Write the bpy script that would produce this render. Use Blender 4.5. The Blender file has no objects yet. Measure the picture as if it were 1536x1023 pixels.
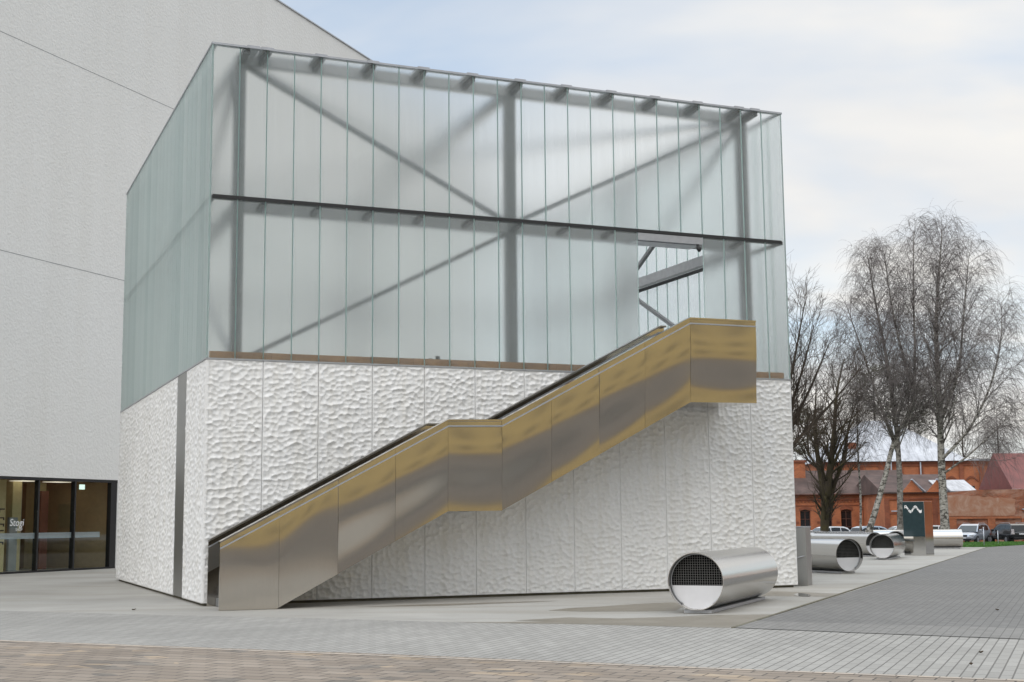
import bpy, bmesh, math, random
import numpy as np
from mathutils import Matrix, Vector, Euler

R = math.radians
random.seed(7)
scene = bpy.context.scene
COL = scene.collection

# ------------------------------------------------------------------ camera
cam_data = bpy.data.cameras.new("camera")
cam = bpy.data.objects.new("camera", cam_data)
COL.objects.link(cam)
cam_data.sensor_width = 36.0
cam_data.lens = 47.99
cam_data.clip_start = 0.1
cam_data.clip_end = 6000.0
PITCH, ROLL, EYE = 0.1313, -0.0093, 1.6
_f = Vector((0, math.cos(PITCH), math.sin(PITCH)))
_u = Vector((0, -math.sin(PITCH), math.cos(PITCH)))
_x = Vector((1, 0, 0))
_X = _x * math.cos(ROLL) + _u * math.sin(ROLL)
_U = -_x * math.sin(ROLL) + _u * math.cos(ROLL)
M = Matrix((( _X.x, _U.x, -_f.x, 0), (_X.y, _U.y, -_f.y, 0), (_X.z, _U.z, -_f.z, EYE), (0, 0, 0, 1)))
cam.matrix_world = M
scene.camera = cam

# ------------------------------------------------------------------ exposure
vs = scene.view_settings
scene.display_settings.display_device = 'sRGB'
vs.view_transform = 'Standard'
vs.look = 'None'
vs.exposure = 0.06
vs.gamma = 1.0
vs.use_curve_mapping = False
cy = scene.cycles
cy.max_bounces = 14
cy.transmission_bounces = 14
cy.transparent_max_bounces = 12
cy.glossy_bounces = 6
cy.diffuse_bounces = 4
cy.sample_clamp_indirect = 6.0
cy.caustics_reflective = True
cy.caustics_refractive = True

# ------------------------------------------------------------------ sky and sun
SUN_EL, SUN_AZ = R(38), R(215)       # azimuth measured clockwise from +Y (the view axis)
world = bpy.data.worlds.new("World")
scene.world = world
world.use_nodes = True
wn = world.node_tree.nodes
wl = world.node_tree.links
wn.clear()
out = wn.new('ShaderNodeOutputWorld')
bg = wn.new('ShaderNodeBackground')
bg.inputs['Strength'].default_value = 0.10
sky = wn.new('ShaderNodeTexSky')
sky.sky_type = 'NISHITA'
sky.sun_disc = False
sky.sun_elevation = SUN_EL
sky.sun_rotation = SUN_AZ
sky.air_density = 1.0
sky.dust_density = 1.5
tc = wn.new('ShaderNodeTexCoord')
sep = wn.new('ShaderNodeSeparateXYZ')
wl.new(tc.outputs['Generated'], sep.inputs[0])
# clouds: noise on the direction flattened onto a cloud layer
addz = wn.new('ShaderNodeMath'); addz.operation = 'ADD'; addz.inputs[1].default_value = 0.22
absz = wn.new('ShaderNodeMath'); absz.operation = 'ABSOLUTE'
wl.new(sep.outputs['Z'], absz.inputs[0]); wl.new(absz.outputs[0], addz.inputs[0])
dx = wn.new('ShaderNodeMath'); dx.operation = 'DIVIDE'
dy = wn.new('ShaderNodeMath'); dy.operation = 'DIVIDE'
wl.new(sep.outputs['X'], dx.inputs[0]); wl.new(addz.outputs[0], dx.inputs[1])
wl.new(sep.outputs['Y'], dy.inputs[0]); wl.new(addz.outputs[0], dy.inputs[1])
comb = wn.new('ShaderNodeCombineXYZ')
wl.new(dx.outputs[0], comb.inputs[0]); wl.new(dy.outputs[0], comb.inputs[1])
mapn = wn.new('ShaderNodeMapping')
mapn.inputs['Location'].default_value = (7.4477, -1.0214, 0.0)
mapn.inputs['Scale'].default_value = (0.75, 1.25, 1.0)
wl.new(comb.outputs[0], mapn.inputs['Vector'])
cn = wn.new('ShaderNodeTexNoise')
cn.inputs['Scale'].default_value = 1.05
cn.inputs['Detail'].default_value = 5.0
cn.inputs['Roughness'].default_value = 0.52
cn.inputs['Distortion'].default_value = 0.35
wl.new(mapn.outputs[0], cn.inputs['Vector'])
cr = wn.new('ShaderNodeValToRGB')
cr.color_ramp.elements[0].position = 0.34; cr.color_ramp.elements[0].color = (0.18, 0.18, 0.18, 1)
cr.color_ramp.elements[1].position = 0.60; cr.color_ramp.elements[1].color = (0.97, 0.97, 0.97, 1)
wl.new(cn.outputs['Fac'], cr.inputs['Fac'])
# overcast veil, brighter towards the zenith; warm patches come from a second noise
cn2 = wn.new('ShaderNodeTexNoise')
cn2.inputs['Scale'].default_value = 2.1; cn2.inputs['Detail'].default_value = 4.0
wl.new(mapn.outputs[0], cn2.inputs['Vector'])
ccol = wn.new('ShaderNodeValToRGB')
ccol.color_ramp.elements[0].position = 0.36; ccol.color_ramp.elements[0].color = (8.0, 8.02, 8.05, 1)
ccol.color_ramp.elements[1].position = 0.66; ccol.color_ramp.elements[1].color = (9.5, 9.2, 8.7, 1)
wl.new(cn2.outputs['Fac'], ccol.inputs['Fac'])
zen = wn.new('ShaderNodeMapRange')
zen.inputs['From Min'].default_value = 0.37; zen.inputs['From Max'].default_value = 0.85
zen.inputs['To Min'].default_value = 1.0; zen.inputs['To Max'].default_value = 2.7
wl.new(sep.outputs['Z'], zen.inputs['Value'])
veil = wn.new('ShaderNodeMix'); veil.data_type = 'RGBA'; veil.blend_type = 'MIX'
blue = wn.new('ShaderNodeMix'); blue.data_type = 'RGBA'; blue.blend_type = 'ADD'
blue.inputs[0].default_value = 1.0
blue.inputs[7].default_value = (2.2, 2.9, 3.6, 1)      # thin high haze in front of the blue
wl.new(sky.outputs[0], blue.inputs[6])
wl.new(cr.outputs[0], veil.inputs[0])
wl.new(blue.outputs[2], veil.inputs[6])
wl.new(ccol.outputs[0], veil.inputs[7])
zmul = wn.new('ShaderNodeVectorMath'); zmul.operation = 'SCALE'
wl.new(veil.outputs[2], zmul.inputs[0]); wl.new(zen.outputs[0], zmul.inputs['Scale'])
ztint = wn.new('ShaderNodeMix'); ztint.data_type = 'RGBA'; ztint.blend_type = 'MULTIPLY'      # the cloud deck overhead is creamier
zfac = wn.new('ShaderNodeMapRange'); zfac.inputs['From Min'].default_value = 0.37; zfac.inputs['From Max'].default_value = 0.8
wl.new(sep.outputs['Z'], zfac.inputs['Value']); wl.new(zfac.outputs[0], ztint.inputs[0])
wl.new(zmul.outputs[0], ztint.inputs[6]); ztint.inputs[7].default_value = (1.02, 1.0, 0.955, 1)
wl.new(ztint.outputs[2], bg.inputs['Color'])
wl.new(bg.outputs[0], out.inputs['Surface'])

sun_d = bpy.data.lights.new("sun", 'SUN')
sun_d.energy = 0.7
sun_d.angle = R(34)
sun_d.color = (1.0, 0.96, 0.90)
sun = bpy.data.objects.new("sun", sun_d)
COL.objects.link(sun)
_sd = Vector((math.sin(SUN_AZ) * math.cos(SUN_EL), math.cos(SUN_AZ) * math.cos(SUN_EL), math.sin(SUN_EL)))
sun.rotation_euler = _sd.to_track_quat('Z', 'Y').to_euler()

# ------------------------------------------------------------------ material helpers
def new_mat(name):
    m = bpy.data.materials.new(name)
    m.use_nodes = True
    nt = m.node_tree
    b = nt.nodes['Principled BSDF']
    return m, nt, b

def setv(b, **kw):
    for k, v in kw.items():
        n = k.replace('_', ' ')
        b.inputs[n].default_value = v

def tex_coord(nt, scale=(1, 1, 1), rot=(0, 0, 0), loc=(0, 0, 0), kind='Object'):
    t = nt.nodes.new('ShaderNodeTexCoord')
    mp = nt.nodes.new('ShaderNodeMapping')
    mp.inputs['Scale'].default_value = scale
    mp.inputs['Rotation'].default_value = rot
    mp.inputs['Location'].default_value = loc
    nt.links.new(t.outputs[kind], mp.inputs['Vector'])
    return mp.outputs[0]

def noise(nt, vec, scale, detail=4, rough=0.55, dist=0.0):
    n = nt.nodes.new('ShaderNodeTexNoise')
    n.inputs['Scale'].default_value = scale
    n.inputs['Detail'].default_value = detail
    n.inputs['Roughness'].default_value = rough
    n.inputs['Distortion'].default_value = dist
    nt.links.new(vec, n.inputs['Vector'])
    return n.outputs['Fac']

def ramp(nt, fac, stops):
    r = nt.nodes.new('ShaderNodeValToRGB')
    e = r.color_ramp.elements
    while len(e) < len(stops):
        e.new(0.5)
    for i, (p, c) in enumerate(stops):
        e[i].position = p
        e[i].color = (*c, 1) if len(c) == 3 else c
    nt.links.new(fac, r.inputs['Fac'])
    return r.outputs['Color']

def mixc(nt, fac, a, b, blend='MIX'):
    m = nt.nodes.new('ShaderNodeMix'); m.data_type = 'RGBA'; m.blend_type = blend
    for sock, v in ((m.inputs[0], fac), (m.inputs[6], a), (m.inputs[7], b)):
        if isinstance(v, bpy.types.NodeSocket):
            nt.links.new(v, sock)
        else:
            sock.default_value = v if isinstance(v, (int, float)) else ((*v, 1) if len(v) == 3 else v)
    return m.outputs[2]

def bump(nt, b, h, strength=0.4, dist=0.02):
    n = nt.nodes.new('ShaderNodeBump')
    n.inputs['Strength'].default_value = strength
    n.inputs['Distance'].default_value = dist
    nt.links.new(h, n.inputs['Height'])
    nt.links.new(n.outputs[0], b.inputs['Normal'])

def simple(name, col, rough=0.6, metal=0.0, var=0.12, scale=6.0, bmp=0.0, bscale=60.0):
    m, nt, b = new_mat(name)
    v = tex_coord(nt)
    lo = tuple(c * (1 - var) for c in col); hi = tuple(min(1, c * (1 + var)) for c in col)
    nt.links.new(ramp(nt, noise(nt, v, scale), [(0.3, lo), (0.7, hi)]), b.inputs['Base Color'])
    setv(b, Roughness=rough, Metallic=metal)
    if bmp:
        bump(nt, b, noise(nt, v, bscale, 6), bmp, 0.01)
    return m

MAT = {}
# pale relief concrete
m, nt, b = new_mat('relief_concrete')
v = tex_coord(nt)
base = ramp(nt, noise(nt, v, 0.55, 5), [(0.3, (0.75, 0.752, 0.75)), (0.7, (0.82, 0.822, 0.82))])
grain = ramp(nt, noise(nt, v, 38, 5, 0.7), [(0.3, (0.90, 0.90, 0.90)), (0.7, (1.0, 1.0, 1.0))])
sep_ = nt.nodes.new('ShaderNodeSeparateXYZ'); nt.links.new(v, sep_.inputs[0])
streak = noise(nt, tex_coord(nt, (3.2, 3.2, 0.16)), 1.4, 5, 0.6)
dirt = ramp(nt, streak, [(0.45, (1, 1, 1)), (0.75, (0.93, 0.915, 0.88))])
c = mixc(nt, 1.0, base, grain, 'MULTIPLY'); c = mixc(nt, 1.0, c, dirt, 'MULTIPLY')
nt.links.new(c, b.inputs['Base Color']); setv(b, Roughness=0.85)
bump(nt, b, noise(nt, v, 45, 6, 0.7), 0.35, 0.012)
MAT['concrete'] = m
# render of the tall block
m, nt, b = new_mat('fine_relief_facade')
v = tex_coord(nt)
base = ramp(nt, noise(nt, v, 0.16, 5), [(0.3, (0.735, 0.73, 0.715)), (0.7, (0.775, 0.77, 0.755))])
vor = nt.nodes.new('ShaderNodeTexVoronoi'); vor.feature = 'SMOOTH_F1'
vor.inputs['Scale'].default_value = 9.5
vor.inputs['Smoothness'].default_value = 0.4
nv = nt.nodes.new('ShaderNodeTexNoise'); nv.inputs['Scale'].default_value = 4.0; nv.inputs['Detail'].default_value = 3
nt.links.new(v, nv.inputs['Vector'])
wv = nt.nodes.new('ShaderNodeMix'); wv.data_type = 'RGBA'; wv.blend_type = 'ADD'; wv.inputs[0].default_value = 0.25
nt.links.new(v, wv.inputs[6]); nt.links.new(nv.outputs['Color'], wv.inputs[7])
nt.links.new(wv.outputs[2], vor.inputs['Vector'])
grain = ramp(nt, noise(nt, v, 22, 4, 0.7), [(0.3, (0.90, 0.90, 0.90)), (0.7, (1, 1, 1))])
fs_ = ramp(nt, noise(nt, tex_coord(nt, (0.9, 0.9, 0.05)), 1.0, 5, 0.6), [(0.45, (1, 1, 1)), (0.8, (0.955, 0.95, 0.94))])
nt.links.new(mixc(nt, 1.0, mixc(nt, 1.0, base, grain, 'MULTIPLY'), fs_, 'MULTIPLY'), b.inputs['Base Color'])
setv(b, Roughness=0.85)
bump(nt, b, vor.outputs['Distance'], 0.45, 0.022)
MAT['facade'] = m

def steel(name, col, rough, brush=(1, 60, 60), aniso=0.4, var=0.06):
    m, nt, b = new_mat(name)
    v = tex_coord(nt, brush)
    n = noise(nt, v, 3.0, 6, 0.65)
    big = noise(nt, tex_coord(nt), 0.8, 3)
    lo = tuple(c * (1 - var) for c in col); hi = tuple(min(1, c * (1 + var)) for c in col)
    nt.links.new(ramp(nt, n, [(0.25, lo), (0.75, hi)]), b.inputs['Base Color'])
    rr = nt.nodes.new('ShaderNodeMapRange')
    rr.inputs['To Min'].default_value = rough * 0.8; rr.inputs['To Max'].default_value = rough * 1.25
    nt.links.new(big, rr.inputs['Value']); nt.links.new(rr.outputs[0], b.inputs['Roughness'])
    setv(b, Metallic=1.0, Anisotropic=aniso)
    return m
MAT['stair_steel'] = steel('brushed_stair_steel', (0.60, 0.56, 0.50), 0.105, (40, 40, 1.2), 0.3)
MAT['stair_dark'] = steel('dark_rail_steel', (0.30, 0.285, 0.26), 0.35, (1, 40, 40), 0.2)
MAT['tube_steel'] = steel('brushed_tube_steel', (0.58, 0.565, 0.54), 0.17, (50, 50, 1.5), 0.0)
MAT['mirror_steel'] = steel('polished_steel', (0.62, 0.61, 0.59), 0.07, (1, 1, 20), 0.0)
MAT['strip_steel'] = steel('dull_strip_steel', (0.40, 0.40, 0.39), 0.38, (20, 20, 1), 0.0)
MAT['grey_steel'] = simple('grey_painted_steel', (0.15, 0.155, 0.16), 0.45, 0.0, 0.1)
MAT['beam_steel'] = simple('light_grey_painted_steel', (0.27, 0.275, 0.28), 0.5, 0.0, 0.1)
MAT['dark_steel'] = simple('dark_painted_steel', (0.018, 0.018, 0.019), 0.55, 0.0, 0.1)
MAT['galv'] = simple('galvanised_rail', (0.42, 0.43, 0.45), 0.45, 0.6, 0.08)
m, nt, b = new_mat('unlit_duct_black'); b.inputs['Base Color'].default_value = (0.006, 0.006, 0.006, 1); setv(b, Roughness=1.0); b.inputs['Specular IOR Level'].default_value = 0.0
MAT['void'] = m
MAT['wire'] = simple('dull_wire', (0.15, 0.15, 0.145), 0.6, 0.0, 0.1)
MAT['plinth'] = simple('dark_olive_plinth', (0.13, 0.12, 0.085), 0.9, 0, 0.3, 3.0, 0.4)  # dark olive tone, also used for the core and drain
MAT['black'] = simple('black_rubber', (0.012, 0.012, 0.013), 0.6, 0, 0.1)
MAT['white_panel'] = simple('white_cover_plate', (0.62, 0.62, 0.635), 0.45, 0, 0.03)
MAT['deck'] = simple('terrace_deck', (0.58, 0.58, 0.57), 0.8, 0, 0.12, 2.0, 0.2)
# timber
m, nt, b = new_mat('weathered_timber')
v = tex_coord(nt, (1.6, 14, 22))
t1 = ramp(nt, noise(nt, v, 2.0, 6, 0.6, 0.8), [(0.25, (0.22, 0.105, 0.035)), (0.5, (0.46, 0.25, 0.09)), (0.75, (0.60, 0.39, 0.19))])
t2 = ramp(nt, noise(nt, tex_coord(nt, (0.9, 0.9, 0.9)), 1.0, 3), [(0.35, (0.62, 0.56, 0.5)), (0.7, (1.0, 0.95, 0.9))])
nt.links.new(mixc(nt, 1.0, t1, t2, 'MULTIPLY'), b.inputs['Base Color']); setv(b, Roughness=0.8)
MAT['timber'] = m

# channel glass: frosted, slightly green, partly milky
def channel_glass(name, tint, rough, milky, milk_col):
    m = bpy.data.materials.new(name); m.use_nodes = True
    nt = m.node_tree; nt.nodes.clear()
    o = nt.nodes.new('ShaderNodeOutputMaterial')
    g = nt.nodes.new('ShaderNodeBsdfRefraction'); g.inputs['IOR'].default_value = 1.45
    g.inputs['Color'].default_value = (*tint, 1)
    gl = nt.nodes.new('ShaderNodeBsdfGlossy'); gl.inputs['Roughness'].default_value = 0.3
    gm = nt.nodes.new('ShaderNodeMixShader')
    fr = nt.nodes.new('ShaderNodeLayerWeight'); fr.inputs['Blend'].default_value = 0.12
    nt.links.new(fr.outputs['Fresnel'], gm.inputs[0]); nt.links.new(g.outputs[0], gm.inputs[1]); nt.links.new(gl.outputs[0], gm.inputs[2])
    v = tex_coord(nt, (55, 55, 0.35))
    st = noise(nt, v, 1.0, 3, 0.6)
    rr = nt.nodes.new('ShaderNodeMapRange')
    rr.inputs['To Min'].default_value = rough * 0.97; rr.inputs['To Max'].default_value = rough * 1.03
    nt.links.new(st, rr.inputs['Value']); nt.links.new(rr.outputs[0], g.inputs['Roughness'])
    d = nt.nodes.new('ShaderNodeBsdfDiffuse'); d.inputs['Color'].default_value = (*milk_col, 1)
    tr = nt.nodes.new('ShaderNodeBsdfTranslucent'); tr.inputs['Color'].default_value = (*milk_col, 1)
    lwc = nt.nodes.new('ShaderNodeLayerWeight'); lwc.inputs['Blend'].default_value = 0.5
    gcol = ramp(nt, lwc.outputs['Facing'], [(0.35, milk_col), (0.85, (milk_col[0] * 0.76, milk_col[1] * 0.86, milk_col[2] * 0.85))])
    gcol = mixc(nt, 1.0, gcol, ramp(nt, noise(nt, tex_coord(nt, (9.0, 9.0, 0.02)), 1.0, 4, 0.75), [(0.36, (0.80, 0.84, 0.84)), (0.5, (0.97, 0.98, 0.98)), (0.66, (1.0, 1.0, 1.0))]), 'MULTIPLY')
    oi = nt.nodes.new('ShaderNodeObjectInfo')          # each cast strip differs a little
    gcol = mixc(nt, 1.0, gcol, ramp(nt, oi.outputs['Random'], [(0.0, (0.84, 0.88, 0.88)), (0.5, (0.95, 0.965, 0.965)), (1.0, (1, 1, 1))]), 'MULTIPLY')
    nt.links.new(gcol, d.inputs['Color']); nt.links.new(gcol, tr.inputs['Color'])
    mm = nt.nodes.new('ShaderNodeMixShader'); mm.inputs[0].default_value = 0.5
    nt.links.new(d.outputs[0], mm.inputs[1]); nt.links.new(tr.outputs[0], mm.inputs[2])
    mx = nt.nodes.new('ShaderNodeMixShader')
    lw = nt.nodes.new('ShaderNodeLayerWeight'); lw.inputs['Blend'].default_value = 0.5
    mr = nt.nodes.new('ShaderNodeMapRange')       # the sheet scatters more where it is looked along
    mr.inputs['From Min'].default_value = 0.25; mr.inputs['From Max'].default_value = 0.9
    mr.inputs['To Min'].default_value = milky; mr.inputs['To Max'].default_value = max(milky, 0.55)
    sv = nt.nodes.new('ShaderNodeMapRange'); sv.inputs['To Min'].default_value = 0.65; sv.inputs['To Max'].default_value = 1.35
    sm = nt.nodes.new('ShaderNodeMath'); sm.operation = 'MULTIPLY'
    nt.links.new(st, sv.inputs['Value'])
    nt.links.new(lw.outputs['Facing'], mr.inputs['Value']); nt.links.new(mr.outputs[0], sm.inputs[0]); nt.links.new(sv.outputs[0], sm.inputs[1])
    nt.links.new(sm.outputs[0], mx.inputs[0])
    nt.links.new(gm.outputs[0], mx.inputs[1]); nt.links.new(mm.outputs[0], mx.inputs[2])
    nt.links.new(mx.outputs[0], o.inputs['Surface'])
    return m
MAT['glass'] = channel_glass('frosted_channel_glass', (0.992, 1.0, 0.998), 0.27, 0.125, (0.95, 0.972, 0.962))
MAT['glass_edge'] = channel_glass('green_glass_edge', (0.97, 1.0, 0.99), 0.3, 0.8, (0.88, 0.97, 0.95))

def clear_glass(name, col=(0.9, 0.93, 0.92)):
    m = bpy.data.materials.new(name); m.use_nodes = True
    nt = m.node_tree; nt.nodes.clear()
    o = nt.nodes.new('ShaderNodeOutputMaterial')
    t = nt.nodes.new('ShaderNodeBsdfTransparent'); t.inputs[0].default_value = (*col, 1)
    g = nt.nodes.new('ShaderNodeBsdfGlossy'); g.inputs['Roughness'].default_value = 0.01
    f = nt.nodes.new('ShaderNodeFresnel'); f.inputs['IOR'].default_value = 1.45
    mx = nt.nodes.new('ShaderNodeMixShader')
    geo = nt.nodes.new('ShaderNodeNewGeometry')
    one = nt.nodes.new('ShaderNodeMath'); one.operation = 'SUBTRACT'; one.inputs[0].default_value = 1.0
    mul = nt.nodes.new('ShaderNodeMath'); mul.operation = 'MULTIPLY'
    nt.links.new(geo.outputs['Backfacing'], one.inputs[1]); nt.links.new(one.outputs[0], mul.inputs[0]); nt.links.new(f.outputs[0], mul.inputs[1])
    nt.links.new(mul.outputs[0], mx.inputs[0]); nt.links.new(t.outputs[0], mx.inputs[1]); nt.links.new(g.outputs[0], mx.inputs[2])
    nt.links.new(mx.outputs[0], o.inputs['Surface'])
    return m
MAT['clear'] = clear_glass('window_glass')

def emissive(name, col, s):
    m, nt, b = new_mat(name)
    b.inputs['Base Color'].default_value = (*col, 1)
    b.inputs['Emission Color'].default_value = (*col, 1)
    b.inputs['Emission Strength'].default_value = s
    return m

# ground materials
def paving(name, c1, c2, mortar, bw, bh, rot, mort=0.006, rough=0.85, big=0.25, offs=0.5, bmp=0.5, extra=None, tint=False):
    m, nt, b = new_mat(name)
    v = tex_coord(nt, rot=(0, 0, -rot))
    br = nt.nodes.new('ShaderNodeTexBrick')
    br.inputs['Scale'].default_value = 1.0
    br.inputs['Brick Width'].default_value = bw
    br.inputs['Row Height'].default_value = bh
    br.inputs['Mortar Size'].default_value = mort
    br.inputs['Mortar Smooth'].default_value = 0.2
    br.inputs['Bias'].default_value = 0.0
    br.offset = offs
    br.inputs['Color1'].default_value = (*c1, 1); br.inputs['Color2'].default_value = (*c2, 1)
    br.inputs['Mortar'].default_value = (*mortar, 1)
    nt.links.new(v, br.inputs['Vector'])
    w = tex_coord(nt)
    g = ramp(nt, noise(nt, w, 0.35, 6, 0.6), [(0.3, (1 - big,) * 3), (0.7, (1, 1, 1))])
    g2 = ramp(nt, noise(nt, w, 45, 4, 0.7), [(0.25, (0.82,) * 3), (0.75, (1.0,) * 3)])
    col = br.outputs['Color']
    if tint:                                        # odd greyer and sandier blocks among the rest
        vc = nt.nodes.new('ShaderNodeTexVoronoi'); vc.feature = 'F1'; vc.inputs['Scale'].default_value = 1.0; vc.inputs['Randomness'].default_value = 0.9
        mp2 = nt.nodes.new('ShaderNodeMapping'); mp2.inputs['Scale'].default_value = (1 / bw, 1 / bh, 1)
        nt.links.new(v, mp2.inputs['Vector']); nt.links.new(mp2.outputs[0], vc.inputs['Vector'])
        sc_ = nt.nodes.new('ShaderNodeSeparateColor'); nt.links.new(vc.outputs['Color'], sc_.inputs[0])
        tn = ramp(nt, sc_.outputs[0], [(0.0, (0.72, 0.76, 0.80)), (0.07, (0.74, 0.78, 0.82)), (0.10, (1, 1, 1)), (0.93, (1, 1, 1)), (0.95, (1.30, 1.24, 1.12)), (1.0, (1.35, 1.28, 1.15))])
        col = mixc(nt, 1.0, col, tn, 'MULTIPLY')
    c = mixc(nt, 1.0, col, g, 'MULTIPLY'); c = mixc(nt, 1.0, c, g2, 'MULTIPLY')
    if extra:
        c = extra(nt, c, w)
    nt.links.new(c, b.inputs['Base Color']); setv(b, Roughness=rough)
    inv = nt.nodes.new('ShaderNodeMath'); inv.operation = 'SUBTRACT'; inv.inputs[0].default_value = 1.0
    nt.links.new(br.outputs['Fac'], inv.inputs[1])
    bump(nt, b, inv.outputs[0], bmp, 0.008)
    return m
A67 = R(67.5)
MAT['light_paver'] = paving('light_grey_setts', (0.330, 0.318, 0.295), (0.385, 0.372, 0.346), (0.155, 0.148, 0.135), 0.46, 0.125, A67, 0.009, big=0.20)
MAT['dark_paver'] = paving('dark_grey_setts', (0.168, 0.163, 0.155), (0.203, 0.197, 0.187), (0.105, 0.103, 0.097), 0.22, 0.125, A67, 0.006, big=0.16)
MAT['brown_paver'] = paving('brown_interlocking_pavers', (0.255, 0.208, 0.165), (0.340, 0.284, 0.230), (0.085, 0.074, 0.064), 0.37, 0.24, R(-25.6), 0.011, big=0.22, tint=True)
MAT['pale_edge'] = paving('pale_edge_pavers', (0.50, 0.42, 0.34), (0.42, 0.37, 0.32), (0.13, 0.115, 0.10), 0.21, 0.5, R(-25.6), 0.006, big=0.1)

m, nt, b = new_mat('concrete_apron')
v = tex_coord(nt)
c = ramp(nt, noise(nt, v, 0.28, 7, 0.6, 0.4), [(0.3, (0.30, 0.287, 0.262)), (0.55, (0.375, 0.362, 0.335)), (0.75, (0.43, 0.416, 0.388))])
g2 = ramp(nt, noise(nt, v, 30, 5, 0.7), [(0.25, (0.86,) * 3), (0.75, (1.0,) * 3)])
c = mixc(nt, 1.0, c, g2, 'MULTIPLY')
st = ramp(nt, noise(nt, tex_coord(nt, (0.22, 1.1, 1), (0, 0, R(22))), 0.7, 6, 0.6, 0.6), [(0.44, (1, 1, 1)), (0.62, (0.86, 0.84, 0.80)), (0.8, (0.72, 0.69, 0.64))])
c = mixc(nt, 0.8, c, st, 'MULTIPLY')
nt.links.new(c, b.inputs['Base Color']); setv(b, Roughness=0.8)
bump(nt, b, noise(nt, v, 60, 5, 0.7), 0.2, 0.004)
MAT['apron'] = m

m, nt, b = new_mat('damp_concrete')
v = tex_coord(nt)
c = ramp(nt, noise(nt, v, 1.2, 6, 0.6, 0.5), [(0.3, (0.165, 0.145, 0.112)), (0.7, (0.225, 0.20, 0.163))])
nt.links.new(c, b.inputs['Base Color']); setv(b, Roughness=0.5)
bump(nt, b, noise(nt, v, 60, 5, 0.7), 0.15, 0.004)
MAT['damp'] = m
m, nt, b = new_mat('standing_water')
b.inputs['Base Color'].default_value = (0.10, 0.095, 0.08, 1); setv(b, Roughness=0.06)
MAT['water'] = m
MAT['asphalt'] = simple('asphalt', (0.12, 0.12, 0.118), 0.9, 0, 0.2, 0.6, 0.3)
MAT['lawn_soil'] = simple('lawn_soil', (0.035, 0.075, 0.014), 0.95, 0, 0.3, 1.2)
MAT['grass'] = simple('grass_blade', (0.055, 0.16, 0.018), 0.7, 0, 0.35, 0.8)

def brick_mat(name, c1, c2, mortar, dirt=0.35, seed=0):
    m, nt, b = new_mat(name)
    t = nt.nodes.new('ShaderNodeTexCoord')
    sp = nt.nodes.new('ShaderNodeSeparateXYZ'); nt.links.new(t.outputs['Object'], sp.inputs[0])
    sm = nt.nodes.new('ShaderNodeMath'); sm.operation = 'ADD'
    nt.links.new(sp.outputs['X'], sm.inputs[0]); nt.links.new(sp.outputs['Y'], sm.inputs[1])
    cb = nt.nodes.new('ShaderNodeCombineXYZ'); nt.links.new(sm.outputs[0], cb.inputs[0]); nt.links.new(sp.outputs['Z'], cb.inputs[1])
    br = nt.nodes.new('ShaderNodeTexBrick')
    br.inputs['Scale'].default_value = 1.0
    br.inputs['Brick Width'].default_value = 0.27; br.inputs['Row Height'].default_value = 0.085
    br.inputs['Mortar Size'].default_value = 0.012
    br.inputs['Color1'].default_value = (*c1, 1); br.inputs['Color2'].default_value = (*c2, 1); br.inputs['Mortar'].default_value = (*mortar, 1)
    nt.links.new(cb.outputs[0], br.inputs['Vector'])
    v = tex_coord(nt, loc=(seed, 0, 0))
    g = ramp(nt, noise(nt, v, 0.55, 7, 0.62, 0.5), [(0.32, (1 - dirt,) * 3), (0.62, (1, 1, 1))])
    c = mixc(nt, 1.0, br.outputs['Color'], g, 'MULTIPLY')
    nt.links.new(c, b.inputs['Base Color']); setv(b, Roughness=0.9)
    return m, nt, b, c, v
MAT['brick'] = brick_mat('orange_red_brick', (0.52, 0.155, 0.052), (0.41, 0.11, 0.040), (0.34, 0.19, 0.12))[0]
MAT['brick_dark'] = brick_mat('dark_brick_trim', (0.33, 0.085, 0.035), (0.25, 0.065, 0.03), (0.22, 0.12, 0.08), 0.4, 4)[0]  # darker brick for trim, pilasters and chimney parts
m, nt, b, c, v = brick_mat('weathered_brick', (0.42, 0.115, 0.045), (0.30, 0.08, 0.035), (0.30, 0.19, 0.13), 0.5, 9)
t = tex_coord(nt, (1, 1, 1))
n1 = noise(nt, t, 0.5, 8, 0.68, 0.9)
n2 = noise(nt, tex_coord(nt, (0.35, 0.35, 1.2), loc=(3, 0, 1)), 1.1, 8, 0.66, 0.6)
ef = ramp(nt, n2, [(0.47, (0, 0, 0)), (0.66, (0.6, 0.6, 0.6))])
c = mixc(nt, ef, c, (0.50, 0.36, 0.28))
mo = ramp(nt, n1, [(0.56, (0, 0, 0)), (0.70, (0.8, 0.8, 0.8))])
c = mixc(nt, mo, c, (0.13, 0.075, 0.045))
nt.links.new(c, b.inputs['Base Color'])
MAT['brick_old'] = m
m, nt, b = new_mat('stained_plaster')
v = tex_coord(nt)
c = ramp(nt, noise(nt, v, 0.9, 8, 0.68, 0.8), [(0.28, (0.36, 0.14, 0.07)), (0.5, (0.40, 0.225, 0.15)), (0.75, (0.56, 0.42, 0.34))])
nt.links.new(c, b.inputs['Base Color']); setv(b, Roughness=0.95)
MAT['plaster'] = m
MAT['brown_roof'] = simple('brown_felt_roof', (0.085, 0.055, 0.048), 0.85, 0, 0.35, 0.8)
MAT['red_roof'] = simple('red_metal_roof', (0.16, 0.042, 0.036), 0.5, 0, 0.22, 1.0)
m, nt, b = new_mat('pale_standing_seam_roof')
v = tex_coord(nt, (1.6, 0.2, 0.2))
c = ramp(nt, noise(nt, tex_coord(nt), 0.7, 7, 0.65, 0.6), [(0.3, (0.32, 0.33, 0.36)), (0.65, (0.56, 0.57, 0.60))])
c2 = ramp(nt, noise(nt, v, 3.0, 3), [(0.35, (0.72,) * 3), (0.55, (1, 1, 1))])
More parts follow.
